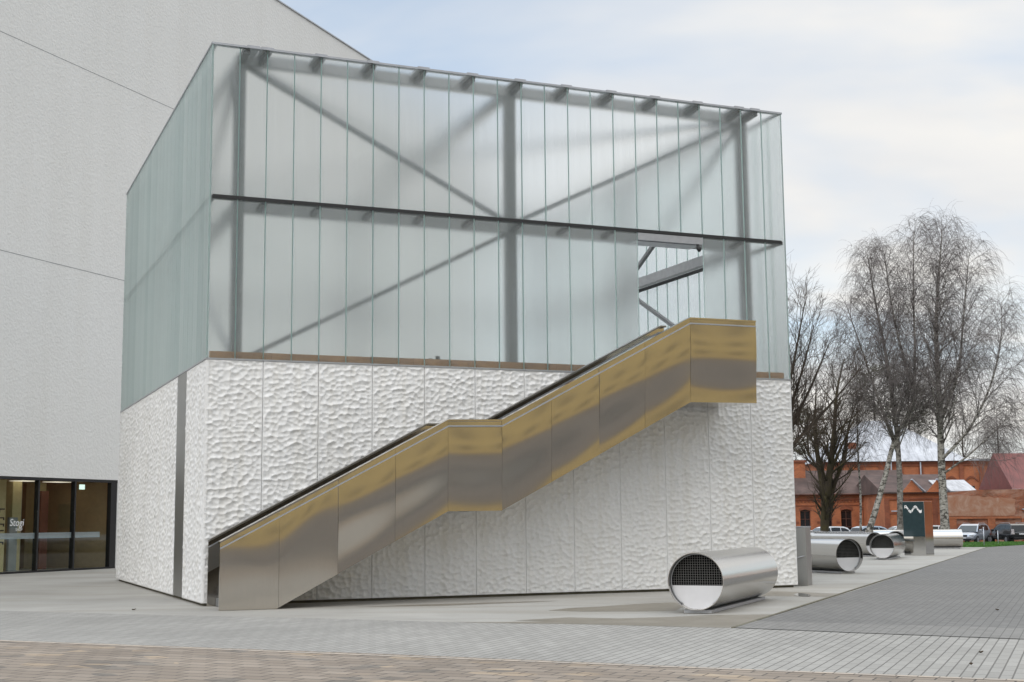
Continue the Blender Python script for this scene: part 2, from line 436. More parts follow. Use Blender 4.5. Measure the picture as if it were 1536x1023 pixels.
nt.links.new(mixc(nt, 1.0, c, c2, 'MULTIPLY'), b.inputs['Base Color']); setv(b, Roughness=0.4, Metallic=0.2)
MAT['metal_roof'] = m
MAT['zinc'] = simple('zinc_flashing', (0.46, 0.50, 0.56), 0.4, 0.3, 0.1)
MAT['dark_pane'] = simple('dark_window_pane', (0.012, 0.012, 0.014), 0.08, 0, 0.1)
MAT['frame_brown'] = simple('brown_window_frame', (0.12, 0.05, 0.035), 0.6)
MAT['frame_white'] = simple('white_window_frame', (0.7, 0.7, 0.68), 0.5)
MAT['ochre_render'] = simple('ochre_render', (0.80, 0.60, 0.28), 0.85, 0, 0.06, 0.3)
MAT['grey_render'] = simple('grey_ground_floor', (0.42, 0.38, 0.345), 0.85, 0, 0.15, 0.4)
MAT['ochre_int'] = simple('ochre_interior_wall', (0.60, 0.50, 0.27), 0.7, 0, 0.08)
MAT['wood_int'] = simple('brown_interior_door', (0.16, 0.055, 0.035), 0.5, 0, 0.15)
MAT['tan_int'] = simple('tan_interior_wall', (0.33, 0.24, 0.13), 0.7, 0, 0.08)
MAT['grey_int'] = simple('grey_interior_wall', (0.32, 0.33, 0.33), 0.7, 0, 0.06)
MAT['floor_int'] = simple('interior_floor', (0.30, 0.28, 0.25), 0.35, 0, 0.06)
MAT['black_frame'] = simple('black_aluminium', (0.008, 0.008, 0.009), 0.4)
MAT['white_film'] = simple('white_film', (0.8, 0.8, 0.8), 0.6, 0, 0.02)
MAT['grey_film'] = simple('grey_privacy_film', (0.42, 0.44, 0.48), 0.5, 0, 0.15, 1.5)
MAT['teal_sign'] = simple('teal_sign_panel', (0.022, 0.042, 0.048), 0.18, 0, 0.1)
MAT['bark_dark'] = simple('dark_bark', (0.045, 0.035, 0.026), 0.95, 0, 0.4, 3.0)
MAT['twig_dark'] = simple('dark_twigs', (0.060, 0.045, 0.034), 0.95, 0, 0.3, 0.4)
MAT['twig_birch'] = simple('birch_twigs', (0.155, 0.137, 0.132), 0.95, 0, 0.3, 0.4)
m, nt, b = new_mat('mossy_bark')
v = tex_coord(nt)
c = ramp(nt, noise(nt, v, 1.6, 6, 0.65, 0.4), [(0.35, (0.034, 0.026, 0.019)), (0.58, (0.052, 0.042, 0.018)), (0.74, (0.085, 0.074, 0.017))])
nt.links.new(c, b.inputs['Base Color']); setv(b, Roughness=0.95)
MAT['bark_moss'] = m
m, nt, b = new_mat('birch_bark')
v = tex_coord(nt, (1.5, 1.5, 2.6))
n1 = noise(nt, v, 2.2, 6, 0.7, 0.5)
c = ramp(nt, n1, [(0.42, (0.055, 0.048, 0.042)), (0.52, (0.36, 0.34, 0.31)), (0.7, (0.56, 0.545, 0.51))])
nt.links.new(c, b.inputs['Base Color']); setv(b, Roughness=0.85)
MAT['bark_birch'] = m
m, nt, b = new_mat('grey_birch_bark')
v = tex_coord(nt, (1.5, 1.5, 2.2))
c = ramp(nt, noise(nt, v, 2.0, 6, 0.7, 0.5), [(0.38, (0.05, 0.042, 0.037)), (0.52, (0.20, 0.185, 0.17)), (0.72, (0.44, 0.42, 0.39))])
nt.links.new(c, b.inputs['Base Color']); setv(b, Roughness=0.9)
MAT['bark_birch_dark'] = m
MAT['needles'] = simple('pine_needles', (0.065, 0.068, 0.035), 0.9, 0, 0.45, 0.35)

# ------------------------------------------------------------------ mesh helpers
class MB:
    def __init__(self):
        self.v = []; self.f = []; self.mi = []
    def add(self, vs, fs, mi=0):
        o = len(self.v)
        self.v.extend(tuple(p) for p in vs)
        self.f.extend(tuple(i + o for i in f) for f in fs)
        self.mi.extend([mi] * len(fs))
        return self
    def box(self, x0, y0, z0, x1, y1, z1, mi=0):
        vs = [(x0, y0, z0), (x1, y0, z0), (x1, y1, z0), (x0, y1, z0), (x0, y0, z1), (x1, y0, z1), (x1, y1, z1), (x0, y1, z1)]
        fs = [(0, 3, 2, 1), (4, 5, 6, 7), (0, 1, 5, 4), (1, 2, 6, 5), (2, 3, 7, 6), (3, 0, 4, 7)]
        return self.add(vs, fs, mi)
    def prism(self, poly, axis, a, b, mi=0):
        """poly: 2-D outline; axis 'y' -> poly in (x,z), 'x' -> (y,z), 'z' -> (x,y)"""
        def P(p, t):
            return (p[0], t, p[1]) if axis == 'y' else ((t, p[0], p[1]) if axis == 'x' else (p[0], p[1], t))
        n = len(poly)
        vs = [P(p, a) for p in poly] + [P(p, b) for p in poly]
        fs = [tuple(range(n - 1, -1, -1)), tuple(range(n, 2 * n))]
        for i in range(n):
            j = (i + 1) % n
            fs.append((i, j, n + j, n + i))
        return self.add(vs, fs, mi)
    def bar(self, p, q, w, h=None, mi=0, up=(0, 0, 1)):
        h = h or w
        p = Vector(p); q = Vector(q); d = (q - p).normalized()
        s = d.cross(Vector(up))
        if s.length < 1e-4:
            s = d.cross(Vector((1, 0, 0)))
        s.normalize(); t = s.cross(d).normalized()
        vs = []
        for c in (p, q):
            for a, b_ in ((-1, -1), (1, -1), (1, 1), (-1, 1)):
                vs.append(c + s * (a * w / 2) + t * (b_ * h / 2))
        fs = [(3, 2, 1, 0), (4, 5, 6, 7), (0, 1, 5, 4), (1, 2, 6, 5), (2, 3, 7, 6), (3, 0, 4, 7)]
        return self.add(vs, fs, mi)
    def tube(self, pts, rad, n=6, mi=0, cap=True):
        pts = [Vector(p) for p in pts]
        if not hasattr(rad, '__len__'):
            rad = [rad] * len(pts)
        o = len(self.v)
        prev = None
        for i, p in enumerate(pts):
            d = (pts[min(i + 1, len(pts) - 1)] - pts[max(i - 1, 0)])
            d = d.normalized() if d.length > 1e-9 else Vector((0, 0, 1))
            if prev is None:
                s = d.orthogonal().normalized()
            else:
                s = (prev - d * prev.dot(d))
                s = s.normalized() if s.length > 1e-6 else d.orthogonal().normalized()
            prev = s
            t = d.cross(s)
            for k in range(n):
                a = 2 * math.pi * k / n
                q = p + (s * math.cos(a) + t * math.sin(a)) * rad[i]
                self.v.append((q.x, q.y, q.z))
        for i in range(len(pts) - 1):
            for k in range(n):
                a = o + i * n + k; b_ = o + i * n + (k + 1) % n
                self.f.append((a, b_, b_ + n, a + n)); self.mi.append(mi)
        if cap:
            self.f.append(tuple(o + k for k in range(n - 1, -1, -1))); self.mi.append(mi)
            e = o + (len(pts) - 1) * n
            self.f.append(tuple(e + k for k in range(n))); self.mi.append(mi)
        return self
    def build(self, name, mats, parent=None, smooth=False, bevel=0.0, loc=None, rotz=None, fix=True, sharp=0):
        me = bpy.data.meshes.new(name)
        me.from_pydata(self.v, [], self.f)
        for mm in (mats if isinstance(mats, (list, tuple)) else [mats]):
            me.materials.append(mm)
        if any(self.mi):
            me.polygons.foreach_set('material_index', self.mi)
        if fix:
            bm = bmesh.new(); bm.from_mesh(me)
            bmesh.ops.recalc_face_normals(bm, faces=bm.faces)
            bm.to_mesh(me); bm.free()
        if smooth:
            me.polygons.foreach_set('use_smooth', [True] * len(me.polygons))
        if sharp:
            me.set_sharp_from_angle(angle=R(sharp))
        me.update()
        o = bpy.data.objects.new(name, me)
        COL.objects.link(o)
        if parent:
            o.parent = parent
        if loc:
            o.location = loc
        if rotz is not None:
            o.rotation_euler = (0, 0, rotz)
        if bevel:
            bv = o.modifiers.new('bevel', 'BEVEL'); bv.width = bevel; bv.segments = 2; bv.limit_method = 'ANGLE'
        return o

def tag(o, label=None, cat=None, group=None, kind=None):
    if label: o['label'] = label
    if cat: o['category'] = cat
    if group: o['group'] = group
    if kind: o['kind'] = kind
    return o

def thing(name, label, cat, loc=(0, 0, 0), rotz=0.0, group=None):
    o = bpy.data.objects.new(name, None)
    COL.objects.link(o)
    o.empty_display_size = 0.3
    o.location = loc; o.rotation_euler = (0, 0, rotz)
    return tag(o, label, cat, group)

def copy_tree(o, parent=None):
    c = o.copy(); COL.objects.link(c); c.parent = parent
    for ch in list(o.children):
        copy_tree(ch, c)
    return c

def text_mesh(name, body, size, mat, parent, loc, rot, depth=0.003, shear=0.0, align='CENTER'):
    cu = bpy.data.curves.new(name, 'FONT')
    cu.body = body; cu.size = size; cu.extrude = depth; cu.align_x = align; cu.shear = shear
    tmp = bpy.data.objects.new(name + '_tmp', cu)
    COL.objects.link(tmp)
    dg = bpy.context.evaluated_depsgraph_get()
    me = bpy.data.meshes.new_from_object(tmp.evaluated_get(dg))
    bpy.data.objects.remove(tmp)
    me.materials.clear(); me.materials.append(mat)
    o = bpy.data.objects.new(name, me); COL.objects.link(o)
    o.parent = parent; o.location = loc; o.rotation_euler = rot
    return o

def sheet(name, poly, z, mat, kind='structure'):
    mb = MB(); mb.add([(p[0], p[1], z) for p in poly], [tuple(range(len(poly)))])
    o = mb.build(name, mat, fix=False)
    if o.data.polygons[0].normal.z < 0:
        o.data.flip_normals()
    tag(o, kind=kind)
    return o

# ------------------------------------------------------------------ ground
def ground_z(x, y):
    t = min(1.0, max(0.0, (y - 84.0) / 14.0))
    return -0.5 * t * t * (3 - 2 * t)
xs = [-3000, -800, -250, -80, -30, 0, 15, 30, 45, 60, 90, 160, 400, 1000, 3000]
ys = [-1500, -400, -120, -40, 0, 20, 40, 60, 78, 84, 86, 88, 90, 92, 94, 96, 98, 102, 110, 130, 170, 260, 500, 1200, 4000]
mb = MB()
vs = [(x, y, ground_z(x, y)) for y in ys for x in xs]
fs = []
for j in range(len(ys) - 1):
    for i in range(len(xs) - 1):
        a = j * len(xs) + i
        fs.append((a, a + 1, a + 1 + len(xs), a + len(xs)))
mb.add(vs, fs)
tag(mb.build('ground', MAT['asphalt'], fix=False), kind='structure')

# concrete apron round the pavilion, light setts in front, dark setts at the side, brown pavers nearest
sheet('concrete_apron', [(-60, 48), (-12, 27.4), (-7, 25.0), (-3.6, 23.55), (-0.76, 22.08), (0.91, 21.50), (2.27, 20.90), (3.22, 20.51),
                         (5.28, 25.30), (8.20, 32.25), (14.51, 47.6), (22.29, 66.3), (25.1, 73.1), (19.5, 75.6), (6, 80), (-60, 80)], 0.006, MAT['apron'])
sheet('light_pavement', [(-60, 48), (-12, 27.4), (-7, 25.0), (-3.6, 23.55), (-0.76, 22.08), (0.91, 21.50), (2.27, 20.90), (3.22, 20.51), (4.84, 19.35), (6.58, 18.2),
                         (9.5, 16.4), (20, 10.4), (20, 6.5), (4.96, 13.64), (2.33, 14.95), (-1.42, 16.85), (-7.21, 19.48), (-60, 44.6)], 0.010, MAT['light_paver'])
sheet('dark_pavement', [(3.22, 20.51), (5.28, 25.30), (8.20, 32.25), (14.51, 47.6), (22.29, 66.3), (25.1, 73.1), (29.2, 78.2), (60, 78.2), (60, -5), (20, 10.4), (9.5, 16.4), (6.58, 18.2), (4.84, 19.35)], 0.014, MAT['dark_paver'])
sheet('brown_pavement', [(-60, 44.6), (-7.21, 19.48), (-1.42, 16.85), (2.33, 14.95), (4.96, 13.64), (20, 6.5), (17.5, 1.2), (-62, 39.2)], 0.018, MAT['brown_paver'])
mb = MB()
p0, p1 = Vector((-14, 22.65)), Vector((12, 10.3))
dd = (p1 - p0).normalized(); nn = Vector((dd.y, -dd.x))
q0, q1 = p0 + nn * 0.11, p1 + nn * 0.11
sheet('pavement_edging', [p0, p1, q1, q0], 0.022, MAT['pale_edge'])
# a paler band along the front edge of the dark setts
m_band = paving('worn_grey_setts', (0.212, 0.205, 0.192), (0.25, 0.242, 0.228), (0.13, 0.126, 0.116), 0.22, 0.125, A67, 0.006, big=0.14)
sheet('pavement_band', [(3.22, 20.51), (3.78, 21.8), (5.7, 20.75), (7.6, 19.7), (10.6, 18.0), (21, 11.8), (20, 10.4), (9.5, 16.4), (6.58, 18.2), (4.84, 19.35)], 0.018, m_band)
# slot drain along the apron edge
mb = MB()
mb.bar((3.22, 20.51, 0.016), (25.0, 72.9, 0.016), 0.06, 0.012)
tag(mb.build('drain_channel', MAT['plinth']), kind='structure')

def blotch(cx_, cy_, rx, ry, rot, n=64, seed=0, amp=0.25):
    rnd = random.Random(seed)
    ph = [(rnd.uniform(0.4, 1) / k, rnd.uniform(0, 6.28)) for k in range(1, 12)]
    pts = []
    for i in range(n):
        a = 2 * math.pi * i / n
        r = 1 + amp * sum(w * math.sin((k + 2) * a + p) for k, (w, p) in enumerate(ph))
        x, y = rx * r * math.cos(a), ry * r * math.sin(a)
        pts.append((cx_ + x * math.cos(rot) - y * math.sin(rot), cy_ + x * math.sin(rot) + y * math.cos(rot)))
    return pts
sheet('wet_patch', [(3.16, 20.58), (4.4, 23.4), (3.2, 23.35), (2.6, 23.0), (1.7, 22.75), (0.9, 23.1), (0.35, 22.75), (0.0, 22.5), (0.55, 22.3), (-0.2, 22.15), (-0.9, 22.2), (0.1, 21.85), (0.95, 21.6), (2.3, 20.95)], 0.0085, MAT['damp'])
sheet('wet_patch', [(0.6, 24.9), (1.2, 24.55), (2.2, 24.45), (2.85, 24.5), (3.0, 25.2), (3.4, 26.6), (3.0, 27.0), (2.2, 26.5), (1.7, 26.0), (1.0, 25.55)], 0.0085, MAT['damp'])
sheet('wet_patch', blotch(6.15, 29.4, 1.0, 1.5, R(60), 60, 5, 0.3), 0.0085, MAT['damp'])
sheet('wet_patch', [(-3.0, 26.45), (-1.4, 26.6), (0.4, 27.5), (0.9, 27.9), (-0.4, 27.55), (-2.2, 26.9)], 0.0085, MAT['damp'])
sheet('puddle', blotch(6.05, 29.15, 0.17, 0.62, R(-4), 40, 8, 0.18), 0.0135, MAT['water'])

# ------------------------------------------------------------------ relief
def relief(U, Z, seed, cell=(0.120, 0.098), depth=0.051):
    """hammered relief: warped cellular scoops with sharp ridges"""
    rs = np.random.RandomState(seed)
    tab = rs.rand(2, 257, 257)
    ph = rs.rand(12) * 6.28
    def lerpn(x, y, k):
        xi = np.floor(x).astype(int); yi = np.floor(y).astype(int)
        fx = x - xi; fy = y - yi
        fx = fx * fx * (3 - 2 * fx); fy = fy * fy * (3 - 2 * fy)
        t = tab[k]
        g = lambda a, b_: t[a % 256, b_ % 256]
        return (g(xi, yi) * (1 - fx) + g(xi + 1, yi) * fx) * (1 - fy) + (g(xi, yi + 1) * (1 - fx) + g(xi + 1, yi + 1) * fx) * fy
    w1 = lerpn(U / 0.26 + 11, Z / 0.26 + 5, 0) - 0.5
    w2 = lerpn(U / 0.26 + 51, Z / 0.26 + 35, 1) - 0.5
    X = U + 0.07 * w1 + 0.12 * Z
    Y = Z + 0.06 * w2 - 0.06 * U
    X = X / cell[0]; Y = Y / cell[1]
    xi = np.floor(X).astype(int); yi = np.floor(Y).astype(int)
    d1 = np.full(X.shape, 9.0); d2 = np.full(X.shape, 9.0)
    for a in (-1, 0, 1):
        for b_ in (-1, 0, 1):
            px = xi + a + 0.12 + 0.76 * tab[0][(xi + a) % 256, (yi + b_) % 256]
            py = yi + b_ + 0.12 + 0.76 * tab[1][(xi + a) % 256, (yi + b_) % 256]
            d = (X - px) ** 2 + (Y - py) ** 2
            n2 = np.minimum(d2, np.maximum(d1, d))
            d1 = np.minimum(d1, d); d2 = n2
    h = np.clip(d1, 0, 0.8) * 1.0 + 0.24 * (lerpn(U / 0.07, Z / 0.05, 0) - 0.5) + 0.12 * (lerpn(U / 0.5 + 3, Z / 0.5, 1) - 0.5)
    return depth * (h - 0.25)

def relief_panel(x0, x1, z0, z1, step, seed, flip=1):
    """panel in the local (x,z) plane, outward = -y"""
    nx = max(3, int(round((x1 - x0) / step)) + 1); nz = max(3, int(round((z1 - z0) / step)) + 1)
    gx = np.linspace(x0, x1, nx); gz = np.linspace(z0, z1, nz)
    U, Z = np.meshgrid(gx, gz)
    H = relief(U * flip + 40, Z + 20, seed)
    e = np.minimum(np.minimum(U - x0, x1 - U), np.minimum(Z - z0, z1 - Z))
    k = np.clip(e / 0.05, 0, 1)
    H = H * k
    vs = np.stack([U, -H, Z], -1).reshape(-1, 3)
    mb = MB()
    idx = np.arange(nx * nz).reshape(nz, nx)
    fs = np.stack([idx[:-1, :-1], idx[:-1, 1:], idx[1:, 1:], idx[1:, :-1]], -1).reshape(-1, 4)
    mb.add(vs.tolist(), fs.tolist())
    ring = list(idx[0, :]) + list(idx[1:, -1]) + list(idx[-1, -2::-1]) + list(idx[-2:0:-1, 0])
    o = len(mb.v); n = len(ring)
    mb.v.extend([(vs[i][0], 0.06, vs[i][2]) for i in ring])
    for a in range(n):
        b_ = (a + 1) % n
        mb.f.append((int(ring[a]), o + a, o + b_, int(ring[b_]))); mb.mi.append(0)
    return mb

# ------------------------------------------------------------------ pavilion
C0 = (-6.1283, 27.1455, 0.0)
YAW = 0.3957
W, D = 13.851, 14.05
ZB, ZC, ZT = 0.06, 4.875, 11.45
pav = thing('glass_pavilion', 'pale relief concrete block topped by a tall frosted glass enclosure on a steel frame', 'building', C0, YAW)
mb = MB()
mb.box(0.075, 0.075, -0.3, W - 0.075, D - 0.075, ZB + 0.01)
mb.build('plinth', MAT['plinth'], pav)
mb = MB()
mb.box(0.065, 0.065, ZB + 0.012, W - 0.065, D - 0.065, 4.80)
mb.build('core', MAT['plinth'], pav)
pw = W / 12
for k in range(12):
    p = relief_panel(k * pw + (0.0 if k == 0 else 0.006), (k + 1) * pw - (0.0 if k == 11 else 0.006), ZB, ZC, 0.015, 3)
    p.build('concrete_panel', MAT['concrete'], pav, smooth=True)
sw = D / 12
for k in range(12):
    if k == 2:
        continue
    p = relief_panel(-(k + 1) * sw + 0.006, -k * sw - (0.0 if k == 0 else 0.006), ZB, ZC, 0.026, 8)
    p.build('concrete_panel', MAT['concrete'], pav, smooth=True, rotz=R(-90))
for k in range(12):
    p = relief_panel(k * sw + 0.006, (k + 1) * sw - 0.006, ZB, ZC, 0.08, 5)
    p.build('concrete_panel', MAT['concrete'], pav, smooth=True, loc=(W, 0, 0), rotz=R(90))
mb = MB()
mb.box(0.0, D - 0.06, ZB, W, D, ZC)
mb.build('rear_wall', MAT['concrete'], pav)
# polished steel strip in the left face
mb = MB()
mb.box(-0.004, 2 * sw + 0.004, ZB + 0.01, 0.064, 3 * sw - 0.004, ZC - 0.002)
mb.build('steel_strip', MAT['strip_steel'], pav)
mb = MB(); mb.box(0.05, 0.05, 4.80, W - 0.05, D - 0.05, 4.862)
mb.build('terrace_floor', MAT['deck'], pav)
# metal angle at the foot of the glass
mb = MB()
zz0, zz1 = ZC + 0.003, ZC + 0.035
mb.box(-0.012, -0.012, zz0, W + 0.012, 0.075, zz1); mb.box(-0.012, D - 0.075, zz0, W + 0.012, D + 0.012, zz1)
mb.box(-0.012, 0.075, zz0, 0.075, D - 0.075, zz1); mb.box(W - 0.075, 0.075, zz0, W + 0.012, D - 0.075, zz1)
mb.build('base_rail', MAT['galv'], pav)
# timber beam behind the foot of the glass (planks of differing length)
rnd = random.Random(3)
x = 0.09
while x < W - 0.15:
    L = min(rnd.choice([0.95, 1.25, 1.6, 2.1]), W - 0.13 - x)
    mb = MB(); mb.box(x, 0.072 + rnd.uniform(0, 0.008), 4.912, x + L - 0.006, 0.20, 5.062 + rnd.uniform(-0.006, 0.006))
    mb.build('timber_plank', MAT['timber'], pav)
    x += L
# channel glass
GZ0, GZ1 = ZC + 0.037, ZT - 0.015
def u_panel(z0, z1, w):
    t, f = 0.006, 0.034
    prof = [(0.003, 0.0), (w - 0.003, 0.0), (w - 0.003, f), (w - 0.003 - t, f), (w - 0.003 - t, t), (0.003 + t, t), (0.003 + t, f), (0.003, f)]
    mb = MB(); n = 8
    vs = [(p[0], p[1], z0) for p in prof] + [(p[0], p[1], z1) for p in prof]
    mb.add(vs, [tuple(range(7, -1, -1))], 1); mb.f.append(tuple(range(8, 16))); mb.mi.append(1)
    for i in range(n):
        j = (i + 1) % n
        mb.f.append((i, j, n + j, n + i)); mb.mi.append(0 if i in (0, 4) else 1)
    return mb
gw = W / 24
pf = u_panel(GZ0, GZ1, gw).build('glass_panel', [MAT['glass'], MAT['glass_edge']], pav)
ps = u_panel(8.27, GZ1, gw).build('glass_panel', [MAT['glass'], MAT['glass_edge']], pav, loc=(17 * gw, 0, 0))
for k in range(1, 24):
    if k == 17:
        continue
    src = ps if k in (18, 19) else pf
    o = src.copy(); COL.objects.link(o); o.parent = pav; o.location = (k * gw, 0, 0)
sgw = D / 24
for k in range(24):
    for (loc, rz, sc) in (((0, (k + 1) * sgw, 0), R(-90), sgw / gw), ((W, k * sgw, 0), R(90), sgw / gw), (((k + 1) * gw, D, 0), R(180), 1)):
        o = pf.copy(); COL.objects.link(o); o.parent = pav
        o.location = loc; o.rotation_euler = (0, 0, rz); o.scale = (sc, 1, 1)
# top rail with clamp plates
mb = MB()
z0, z1 = ZT - 0.013, ZT + 0.03
mb.box(-0.015, -0.015, z0, W + 0.015, 0.11, z1); mb.box(-0.015, D - 0.11, z0, W + 0.015, D + 0.015, z1)
mb.box(-0.015, 0.11, z0, 0.11, D - 0.11, z1); mb.box(W - 0.11, 0.11, z0, W + 0.015, D - 0.11, z1)
mb.build('top_rail', MAT['galv'], pav)
clamp = MB().box(-0.13, -0.022, z1 - 0.04, 0.13, 0.6, z1 + 0.022)
cl0 = clamp.build('clamp_plate', MAT['galv'], pav, loc=(0.85, 0, 0))
for k in [1.15] + [1.15 * i for i in range(2, 12)] + [W - 0.75]:
    o = cl0.copy(); COL.objects.link(o); o.parent = pav; o.location = (k, 0, 0)
# dark mid rail just inside the glass
mb = MB()
a = 0.050; h0, h1 = 8.185, 8.262
mb.box(a, a, h0, W - a, a + 0.07, h1); mb.box(a, D - a - 0.07, h0, W - a, D - a, h1)
mb.box(a, a + 0.07, h0, a + 0.07, D - a - 0.07, h1); mb.box(W - a - 0.07, a + 0.07, h0, W - a, D - a - 0.07, h1)
mb.build('mid_rail', MAT['dark_steel'], pav)
MB().box(0.06, -0.016, 8.195, W - 0.12, -0.002, 8.268).build('pressure_bar', MAT['dark_steel'], pav)
# steel frame
CU = (0.72, 6.925, 13.13); CV = (0.72, 7.02, 13.33)
for i, u in enumerate(CU):
    for j, vv in enumerate(CV):
        if i == 1 and j == 1:
            continue
        MB().box(u - 0.11, vv - 0.11, 4.86, u + 0.11, vv + 0.11, 11.30).build('column', MAT['grey_steel'], pav)
for (zz, hh) in ((11.30, 0.24), (8.08, 0.26)):
    for vv in (CV[0], CV[2]):
        MB().box(CU[0] - 0.09, vv - 0.09, zz, CU[2] + 0.09, vv + 0.09, zz + hh).build('beam', MAT['beam_steel'], pav)
    for u in (CU[0], CU[2]):
        MB().box(u - 0.088, CV[0] + 0.092, zz + 0.002, u + 0.088, CV[2] - 0.092, zz + hh - 0.002).build('beam', MAT['beam_steel'], pav)
MB().box(CU[1] - 0.088, CV[0] + 0.092, 11.302, CU[1] + 0.088, CV[2] - 0.092, 11.52).build('joist', MAT['grey_steel'], pav)
for k in range(1, 12):
    u = k * 2 * gw
    for (zz, w_) in ((11.40, 0.10), (8.20, 0.12)):
        MB().bar((u, 0.05 if zz > 10 else 0.146, zz), (u, CV[0] - 0.092, zz - 0.05), w_, 0.12 if zz > 10 else 0.09).build('bracket', MAT['dark_steel'], pav)
for u in (0.72, 13.13):
    MB().bar((u, 0.05, 11.40), (u, CV[0] - 0.092, 11.36), 0.14, 0.12).build('bracket', MAT['dark_steel'], pav)
def brace(p, q, w=0.095):
    MB().bar(p, q, w, w).build('brace', MAT['grey_steel'], pav)
f0 = CV[0]
brace((0.85, f0, 11.28), (6.83, f0, 8.36)); brace((0.85, f0, 4.98), (6.83, f0, 8.07)); brace((13.0, f0, 11.28), (7.03, f0, 8.36))
b0 = CV[2]
brace((0.85, b0, 11.28), (6.83, b0, 8.36)); brace((0.85, b0, 4.98), (6.83, b0, 8.07)); brace((13.0, b0, 11.28), (7.03, b0, 8.36)); brace((13.0, b0, 4.98), (7.03, b0, 8.07))
for u in (CU[0], CU[2]):
    brace((u, 0.85, 11.28), (u, 6.92, 8.36)); brace((u, 0.85, 4.98), (u, 6.92, 8.07))
    brace((u, 13.2, 11.28), (u, 7.12, 8.36)); brace((u, 13.2, 4.98), (u, 7.12, 8.07))
brace((13.0, f0 + .1, 11.38), (7.03, 6.92, 11.38)); brace((0.85, f0 + .1, 11.38), (6.82, 6.92, 11.38))
brace((13.0, b0 - .1, 11.38), (7.03, 7.12, 11.38)); brace((0.85, b0 - .1, 11.38), (6.82, 7.12, 11.38))
# doorway in the glass: jamb channels, soffit, lamp
mb = MB(); mb.box(17 * gw + 0.004, -0.008, 8.02, 20 * gw - 0.004, 0.046, 8.183); mb.box(17 * gw + 0.01, 0.15, 8.02, 20 * gw - 0.01, 0.62, 8.045)
mb.build('door_header', MAT['galv'], pav)
lm = MB(); lm.tube([(20 * gw - 0.13, 0.02, 8.02), (20 * gw - 0.13, 0.02, 7.93)], 0.035, 10)
lm.tube([(20 * gw - 0.13, 0.02, 7.95), (20 * gw - 0.13, -0.03, 7.90), (20 * gw - 0.13, -0.05, 7.84)], [0.045, 0.06, 0.03], 10)
lm.build('spotlight', MAT['black'], pav, smooth=True)
sp = MB(); sp.tube([(5.02, 0.30, 5.0), (5.02, 0.30, 5.16)], 0.05, 10); sp.tube([(4.86, 0.30, 5.0), (4.86, 0.30, 5.1)], 0.05, 10)
sp.build('floor_lamp', MAT['black'], pav, smooth=True)

# ------------------------------------------------------------------ staircase
st = thing('outside_staircase', 'brushed steel staircase climbing along the concrete wall to the glass doorway', 'staircase', C0, YAW)
VO, VI = -1.64, -0.10
top = [(0.03, 1.256), (4.545, 3.615), (5.715, 3.638), (10.165, 5.960), (11.84, 5.966)]
bot = [(0.04, 0.012), (1.117, 0.012), (4.54, 1.808), (5.70, 1.815), (10.16, 4.13), (11.84, 4.15)]
def interp(poly, u):
    if u <= poly[0][0]:
        return poly[0][1]
    for (a, za), (b_, zb) in zip(poly, poly[1:]):
        if u <= b_:
            return za + (zb - za) * (u - a) / (b_ - a)
    return poly[-1][1]
joints = [0.035, 1.15, 2.29, 3.44, 4.543, 5.708, 6.82, 7.93, 9.03, 10.163, 11.84]
rnd = random.Random(21)
for k in range(10):
    u0, u1 = joints[k] + 0.002, joints[k + 1] - 0.002
    nu, nz = 40, 54
    rows = []
    amp = rnd.uniform(0.85, 1.15)
    ph = rnd.uniform(-0.025, 0.025)
    for j in range(nz + 1):
        for i in range(nu + 1):
            s = i / nu; t = j / nz
            u = u0 + (u1 - u0) * s
            za, zb = interp(bot, u), interp(top, u)
            z = za + (zb - za) * t
            H = max(0.3, zb - za)
            pil = math.sin(math.pi * s) ** 0.8
            if k < 2:
                # only the top of the lowest sheets leans back
                q = max(0.0, t - 0.55 - 0.10 * math.cos(3.2 * u))
                d = 0.085 * amp * H * q * q
                d -= 0.004 * pil * math.sin(math.pi * t)
            else:
                # buckled sheet: looks up at the top, down in the middle, up again at the foot
                A = (0.050 if k < 7 else 0.052) * amp
                q = 0.10 + ph
                d = A * H / 6.283 * (math.sin(6.283 * (t + q)) - math.sin(6.283 * q))
                if k >= 5:
                    d -= (0.016 if k < 7 else 0.034) * (t - 0.5) * H     # the upper sheets hang slightly forward
                d = d * (0.92 + 0.08 * pil) - (0.004 if k < 9 else 0.006) * pil * math.sin(math.pi * t)
            d += 0.0005 * math.sin(2.1 * u + 3 * t) * math.sin(5.1 * t + u)
            rows.append((u, VO - 0.004 + d, z))
    mb = MB()
    fs = []
    for j in range(nz):
        for i in range(nu):
            a = j * (nu + 1) + i
            fs.append((a, a + 1, a + nu + 2, a + nu + 1))
    mb.add(rows, fs)
    # back face and edge
    ring = [i for i in range(nu + 1)] + [(j) * (nu + 1) + nu for j in range(1, nz + 1)] + [nz * (nu + 1) + i for i in range(nu - 1, -1, -1)] + [j * (nu + 1) for j in range(nz - 1, 0, -1)]
    o_ = len(mb.v); n = len(ring)
    mb.v.extend([(mb.v[i][0], VO + 0.045, mb.v[i][2]) for i in ring])
    for a in range(n):
        b_ = (a + 1) % n
        mb.f.append((ring[a], o_ + a, o_ + b_, ring[b_])); mb.mi.append(0)
    mb.f.append(tuple(o_ + i for i in range(n))); mb.mi.append(0)
    mb.build('side_panel', MAT['stair_steel'], st, smooth=True, sharp=35)
# inner side panel
top_i = [(0.09, 1.265), (4.60, 3.625), (5.77, 3.645), (10.22, 5.965), (10.36, 5.967)]
bot_i = [(0.09, 0.012), (1.117, 0.012), (4.54, 1.86), (5.70, 1.87), (10.16, 4.18), (10.36, 4.19)]
poly = bot_i + top_i[::-1]
MB().prism(poly, 'y', VI - 0.04, VI + 0.01).build('side_panel', MAT['stair_steel'], st)
